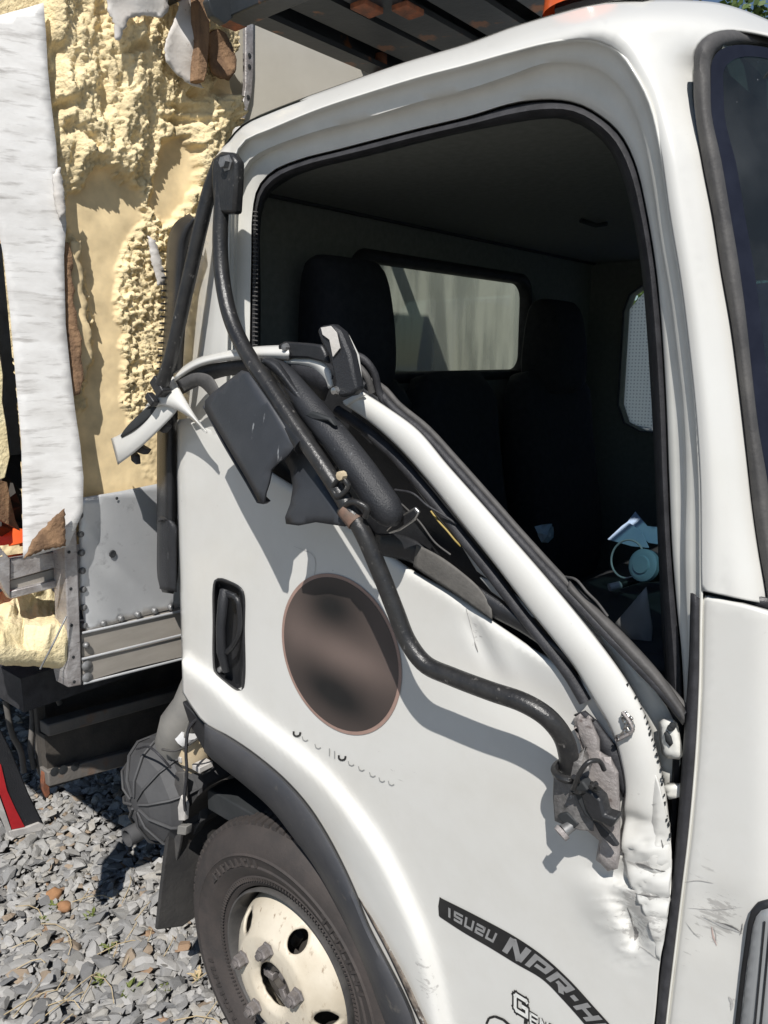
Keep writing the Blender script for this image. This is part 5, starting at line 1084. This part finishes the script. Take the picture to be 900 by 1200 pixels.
# white wall board standing in front of the foam, brown torn core along its edge
wb = [(-30, 22), (2, 17), (28, 10), (51, 3), (54, 40), (56, 80), (60, 120), (66, 170), (68, 205), (76, 245), (78, 262), (75, 300), (76, 340), (77, 380), (82, 430), (88, 480), (94, 520), (98, 560), (97, 600), (80, 640), (27, 655), (26, 590), (25, 520), (18, 440), (12, 370), (4, 300), (-2, 270), (-30, 200)]
def wb_x(q): return -1.702+.0005*(q[:, 0]-40)+.00003*q[:, 1]+.004*np.sin(q[:, 1]/90)
brd = sheet('wall_board', wb, M['frp'], T, wb_x, res=10, plane='x', solid=.010, angle=70)
core = [(60, 284), (80, 284), (84, 296), (86, 312), (83, 322), (87, 340), (85, 352), (90, 366), (91, 384), (96, 396), (95, 420), (98, 440), (93, 462), (70, 470), (64, 400)]
sheet('board_core', core, M['ply'], T, lambda q: wb_x(q)-.010+.004*np.array([noise.noise(Vector((a*.2, b*.2, 3))) for a, b in q]), res=5, plane='x', solid=.010)
scrap('board_core', [(84, 283), (94, 282), (96, 296), (93, 306), (98, 320), (97, 342), (103, 356), (101, 372), (108, 392), (106, 404), (109, 420), (102, 430), (100, 446), (92, 440), (84, 400), (80, 340)], XB+.022, M['foam'], .008, .02)
scrap('board_skin_tear', [(28, 655), (40, 630), (62, 608), (76, 596), (77, 640), (50, 645)], -1.640, M['ply'], .008, .004)
# aluminium sill and foam floor left of the post
def strip(name, px, x, m, th=.02): V, Fc = extr(yz(px, x), (-th, 0, 0)); return mk(name, V, Fc, m, T, bevel=.002)
sl1 = strip('sill_rail', [(12, 655), (77, 645), (77, 662), (12, 680)], XB-.02, M['alurough'])
strip('sill_rail', [(12, 680), (77, 663), (77, 678), (12, 694)], XB-.03, M['railbrown']); strip('sill_rail', [(12, 693), (77, 677), (77, 686), (12, 702)], XB-.015, M['alurough'])
strip('sill_rail', [(-20, 630), (0, 640), (12, 655), (12, 702), (4, 690), (-20, 640)], XB-.01, M['alurough'])
rows = []
for t, (py_l, py_r, xo) in zip(range(9), ((778, 786, -.02), (772, 782, .03), (750, 765, .04), (738, 748, .035), (728, 738, .01), (722, 730, -.05), (712, 716, -.09), (706, 700, -.12), (698, 684, -.14))):
    row = []
    for i in range(60):
        u = i/59; px = -60+u*140; py = py_l+(py_r-py_l)*u; rg = .0 if t in (1, 2) else .012
        p = X(px, py, XB+xo); nn = noise.fractal(Vector((px*.035, t*2.1, 0)), .8, 2, 4); n2 = noise.fractal(Vector((px*.06, t*3.1, 7)), .8, 2, 4)
        p += Vector((.034*nn*(1 if t > 2 else .15), 0, (.030*n2+.016*nn)*(1 if t > 2 else .25))); row.append(p)
    rows.append(row)
V, Fc = loftm(rows); orient(mk('foam_floor_edge', V, Fc, M['foamflat'], T, smooth=True, angle=70, solid=.02, sub=1), (1, 0, 0))
tube('hanging_wire', [X(78, 722, XB+.05), X(62, 755, XB+.07), X(47, 784, XB+.06)], .0022, M['rivet'], T, sides=6)
# dark debris inside the torn opening
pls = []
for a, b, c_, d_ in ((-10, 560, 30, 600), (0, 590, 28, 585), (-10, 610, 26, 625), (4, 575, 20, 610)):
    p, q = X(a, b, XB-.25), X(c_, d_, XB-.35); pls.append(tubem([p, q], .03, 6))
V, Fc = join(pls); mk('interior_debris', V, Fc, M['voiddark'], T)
strip('foam_edge', [(-20, 400), (-2, 402), (4, 440), (3, 470), (8, 500), (12, 535), (6, 560), (-20, 570)], XB-.01, M['foamflat'], .03)
V, Fc = boxm((-2.12, -.1, .60), (-2.09, 2.2, .925)); mk('underbody_shade_panel', V, Fc, M['darksteel'], T)  # added dark panel, stands in for the shade under the box
V, Fc = boxm((-6.3, 2.22, .25), (-1.7, 2.25, .925)); mk('side_light_blocker', V, Fc, M['darksteel'], T)  # added out of view to stop sky light leaking in from the far side
V, Fc = boxm((-4.0, -.1, .25), (-3.96, 2.2, .925)); mk('underbody_shade_panel', V, Fc, M['darksteel'], T)  # second added panel, keeps light from reaching under the box
# black steel under the box
def chan(pl, x, h, m):
    a, b = pl; p, q = X(*a, x), X(*b, x); V, Fc = boxm((x-.08, p.y, 0), (x, q.y, 1)); return p, q
for name, A_, B_, x, hgt_, m_ in (('cross_beam', (56, 850), (300, 784), -1.95, .035, M['beamsteel']), ('cross_beam', (56, 905), (300, 842), -1.95, .045, M['beamsteel'])):
    p, q = X(*A_, x), X(*B_, x)
    V, Fc = extr([p, q, q-Vector((0, 0, hgt_)), p-Vector((0, 0, hgt_))], (-.05, 0, 0)); mk(name, V, Fc, m_, T, bevel=.004)
p, q = X(52, 862, -1.97), X(300, 796, -1.97)
V, Fc = extr([p, q, q-Vector((0, 0, .16)), p-Vector((0, 0, .16))], (-.03, 0, 0)); mk('beam_web', V, Fc, M['darksteel'], T)
for a, b in ((64, 904), (74, 902), (88, 898)):
    lathe('beam_hole', [(.013, .0), (.0001, .001)], X(a, b, -1.9485), M['dark'], T, axis='x', seg=10)
strip('hanger_plate', [(40, 800), (52, 800), (58, 915), (54, 940), (46, 870)], -2.0, M['darksteel'])
strip('hanger_tip', [(52, 905), (57, 908), (59, 930), (55, 936), (50, 925)], -1.97, M['rust'])
for pts in ([(6, 820), (14, 860), (24, 880), (28, 905)], [(34, 810), (38, 840), (36, 880), (40, 900)], [(64, 798), (66, 815), (70, 825)], [(44, 860), (46, 900), (52, 915)]):
    tube('hanging_hose', [X(a, b, -2.05) for a, b in pts], .008, M['beamsteel'], T, n=16, sides=7)
# bumper guard leg with red reflective tape
XL = -1.92
lg = [(-40, 800), (0, 852), (20, 900), (36, 935), (51, 966), (48, 972), (14, 980), (0, 985), (-20, 960), (-60, 900)]
V, Fc = extr(yz([(-30, 800), (-4, 845), (14, 880), (34, 930), (52, 966), (50, 970), (14, 978), (2, 950), (-30, 880)], XL), (-.05, 0, 0)); lego = mk('guard_leg', V, Fc, M['blackscr'], T, bevel=.004)
V, Fc = extr(yz([(-12, 880), (1, 896), (8, 926), (18, 948), (29, 969), (14, 972), (8, 952), (0, 930), (-12, 915)], XL+.004), (-.003, 0, 0)); mk('reflective_tape', V, Fc, M['red'], lego)
V, Fc = extr(yz([(-14, 915), (-2, 930), (6, 952), (13, 972), (14, 981), (10, 980), (2, 960), (-14, 935)], XL+.006), (-.003, 0, 0)); mk('tape_edge', V, Fc, M['tape'], lego)
V, Fc = extr(yz([(10, 974), (30, 970), (46, 964), (53, 967), (48, 974), (14, 982)], XL+.007), (-.012, 0, 0)); mk('leg_foot', V, Fc, M['tape'], lego, bevel=.002)
# black steel rack above the front wall
zb0 = 2.515
def ybeam(name, x0, y0, y1, w_, h_, m_, z=zb0):
    V1 = boxm((x0, y0, z), (x0+w_, y1, z+.012)); V2 = boxm((x0, y0, z+.0121), (x0+.012, y1, z+h_)); V3 = boxm((x0+.0121, y0, z+h_-.012), (x0+w_, y1, z+h_))
    V, Fc = join([V1, V2, V3]); return mk(name, V, Fc, m_, T)
for i, x0 in enumerate((-1.38, -1.29, -1.18, -1.05, -.91)):
    ybeam('rack_beam', x0, .14+.03*i, .78, .09 if i else .05, .14, M['rack'], zb0+(.0 if i else -.015))
V, Fc = boxm((-1.39, .12, zb0+.15), (-.86, .80, zb0+.17)); mk('rack_deck', V, Fc, M['darksteel'], T)
V, Fc = boxm((-1.395, .115, zb0-.02), (-.86, .17, zb0+.14)); mk('rack_side_beam', V, Fc, M['rack'], T, bevel=.003)
V, Fc = boxm((-1.38, .79, zb0-.02), (-.86, .81, zb0+.16)); mk('rack_far_beam', V, Fc, M['darksteel'], T)
for yy_ in (.125, .74):
    V, Fc = boxm((-1.735, yy_, zb0+.085), (-1.385, yy_+.04, zb0+.135)); mk('rack_arm', V, Fc, M['rack'], T, bevel=.003)
strip('rack_end_plate', [(244, 0), (262, -30), (300, -40), (290, 8), (264, 28), (250, 18)], -1.375, M['rack'])
for a, b in ((448, 72), (446, 64)):
    p = G(a, b, zb0+.03); tube('rack_fitting', [p, p+Vector((0, 0, -.06))], .016, M['rust'], T, sides=10)
for a, b in ((270, 26), (430, 10), (478, 12)):
    p = G(a, b, zb0-.005); V, Fc = obox(p, (.02, 0, 0), (0, .03, 0), (0, 0, .006)); mk('rack_fitting', V, Fc, M['rust'], T, bevel=.002)

# ------------------------------------------------------------------ loose things
# papers and cup on the dashboard
V = []; Fc = []
pp = [[(712, 632), (728, 617), (735, 612), (752, 624), (760, 642), (740, 640)], [(735, 612), (744, 600), (758, 617), (785, 620), (785, 640), (760, 636)]]
pa = None
for i, p_ in enumerate(pp):
    v, f = extr([S(a, b, .62+.02*i+.0012*(640-b)) for a, b in p_], (.0, .0025, .001)); k = len(V); V += v; Fc += [tuple(j+k for j in q) for q in f]
mk('papers', V, Fc, M['blue'], None, label='crumpled sheets of paper on the dashboard inside the cab', cat='paper')
cu = empty('cup', S(752, 668, .52), 'round cup with a pale blue lid lying on the dashboard', 'cup')
c0 = S(757, 663, .50); ax = Vector((-.25, -.85, .25)).normalized(); u_ = ax.orthogonal().normalized(); v_ = ax.cross(u_)
def cring(r, h): return [c0+ax*h+r*(math.cos(a)*u_+math.sin(a)*v_) for a in np.linspace(0, 2*math.pi, 28, endpoint=False)]
V, Fc = loftm([cring(.026, -.06), cring(.034, -.005), cring(.034, .0)], True, True); mk('cup_body', V, Fc, M['black'], cu, smooth=True)
V, Fc = loftm([cring(.034, .001), cring(.034, .012), cring(.028, .016), cring(.02, .016), cring(.018, .02), cring(.002, .021)], True, True); mk('cup_lid', V, Fc, M['cupmat'], cu, smooth=True)
c0 = S(735, 655, .56)
V, Fc = tubem(cring(.042, 0)+[cring(.042, 0)[0]], .0022, 6); mk('wire_ring', V, Fc, M['whitepl'], None, smooth=True, label='thin pale ring of a holder next to the cup on the dashboard', cat='ring')
# crumpled wrapper deep in the cab
bm = bmesh.new(); bmesh.ops.create_icosphere(bm, subdivisions=2, radius=.022)
c0 = S(640, 624, .75)
V = [c0+v.co*(1+.9*noise.noise(v.co*70)) for v in bm.verts]; Fc = [[v.index for v in f.verts] for f in bm.faces]; bm.free()
mk('wrapper', V, Fc, M['cupmat'], None, label='small crumpled blue wrapper lying beside the driver seat', cat='wrapper')
# orange bucket in the torn box
bc = X(6, 652, XB-.20); prof = [(.0001, .0), (.10, .0), (.115, .09), (.12, .10), (.123, .104), (.117, .104), (.11, .09), (.098, .01)]
bk = empty('bucket', bc+Vector((0, 0, -.05)), 'orange plastic tub standing inside the torn cargo box', 'tub')
lathe('bucket_wall', prof, bc+Vector((0, -.05, -.05)), M['orange'], bk, axis='z', seg=36)
# splintered board inside
V, Fc = extr(yz([(-10, 560), (8, 565), (18, 610), (24, 622), (4, 612), (-10, 600)], XB-.12), (-.015, 0, 0)); mk('splintered_board', V, Fc, M['ply'], None, label='splintered brown board lying inside the torn cargo box', cat='board')
# weeds
wl = ['bright green weed sprouting in gravel, largest, below the mud flap', 'small green weed left of the largest weed in the gravel', 'tiny weed right of the largest weed, near the tyre', 'small weed beside the big rust orange stone', 'tiny weed in gravel just below the truck shadow', 'small weed in gravel, leftmost of the row below the shadow', 'tiny weed above the middle of the gravel patch', 'withered yellow weed close to the tyre']
for (a, b, s_), lb in zip(((152, 1166, .05), (118, 1160, .042), (191, 1164, .035), (64, 1070, .04), (106, 1082, .035), (53, 1086, .03), (128, 1116, .034), (232, 1152, .035)), wl):
    p = G(a, b); s_ *= .68; wd = empty('weed', p, lb, 'weed', 'small weeds growing in the gravel'); V = []; Fc = []
    for k in range(11):
        an = random.uniform(0, 6.28); l = s_*random.uniform(.6, 1.1); up = random.uniform(.35, 1.1); d = Vector((math.cos(an), math.sin(an), 0)); sd = Vector((-math.sin(an), math.cos(an), 0))*l*.22
        b0 = p+Vector((random.uniform(-.012, .012), random.uniform(-.012, .012), .02)); m1 = b0+d*l*.5+Vector((0, 0, up*l*.6)); m2 = b0+d*l+Vector((0, 0, up*l*.7)); n0 = len(V)
        V += [b0, m1+sd, m2, m1-sd]; Fc += [(n0, n0+1, n0+2, n0+3)]
    mk('leaves', V, Fc, M['weed'] if 'withered' not in lb else M['liver'], wd)
    mk('stem', *tubem([p+Vector((0, 0, -.01)), p+Vector((0, 0, .03))], .002, 5), M['weed'], wd)
# big rust-coloured stones
for (a, b, s_, c_, lb) in ((64, 1056, .050, (.40, .21, .10), 'rounded rust orange stone at the edge of the shadow'), (76, 1070, .044, (.38, .20, .10), 'flat brown stone touching the rust orange stone')):
    bm = bmesh.new(); bmesh.ops.create_icosphere(bm, subdivisions=2, radius=.5)
    p = G(a, b)+Vector((0, 0, .025)); V = [p+Vector((v.co.x*1.1, v.co.y, v.co.z*.75))*s_*(1+.35*noise.noise(v.co*3+Vector((a, 0, 0)))) for v in bm.verts]; Fc = [[v.index for v in f.verts] for f in bm.faces]; bm.free()
    mk('rust_stone', V, Fc, mat('rust_stone_tone', c_, tuple(x*.7 for x in c_), scale=30, rough=.9, bump=.3), None, smooth=True, angle=50, label=lb, cat='stone')
# trees far behind the truck, right
def tree(base, h, cr, label, seed):
    rg = np.random.default_rng(seed); t = empty('tree', base, label, 'tree', 'trees beyond the yard'); b = Vector(base)
    ps = [tubem(crv([b, b+Vector((.1, .05, h*.3)), b+Vector((-.1, .1, h*.6)), b+Vector((0, 0, h*.92))], 12), list(np.linspace(.22, .04, 12)), 8)]
    cl = []
    for k in range(26):
        a = rg.uniform(0, 6.28); rr = cr*rg.uniform(.25, .95); z = h*rg.uniform(.3, .98); rr *= math.sin(math.pi*min(1, max(.12, (z/h-.15)/.9)))**.6
        e = b+Vector((rr*math.cos(a), rr*math.sin(a), z)); s0 = b+Vector((0, 0, z*.75)); ps.append(tubem([s0, (s0+e)/2+Vector((0, 0, .15)), e], [.06, .04, .015], 5)); cl.append((e, rg.uniform(.5, 1.1)))
    V, Fc = join(ps); mk('trunk', V, Fc, M['bark'], t, smooth=True)
    V = []; Fc = []
    for e, r in cl:
        for _ in range(330):
            d = Vector(rg.normal(size=3)).normalized()*r*rg.uniform(.3, 1)**.5; d.z *= .75; c = e+d; n_ = Vector(rg.normal(size=3)).normalized(); u = n_.orthogonal().normalized()*.075; v = n_.cross(u).normalized()*.05; k = len(V)
            V += [c-u, c+v, c+u, c-v]; Fc.append((k, k+1, k+2, k+3))
    mk('crown', V, Fc, M['leaf'], t)
d = ray(882, 6); dh = Vector((d[0], d[1], 0)).normalized(); pt = Vector((CAM[0], CAM[1], 0))+dh*16
tree((pt.x-1.0, pt.y+.4, 0), 8.6, 3.0, 'green leafy tree behind the cab roof at the right edge', 3)
tree((pt.x+3.2, pt.y+3, 0), 9.4, 3.2, 'taller green tree just outside the right edge beyond the cab', 5)
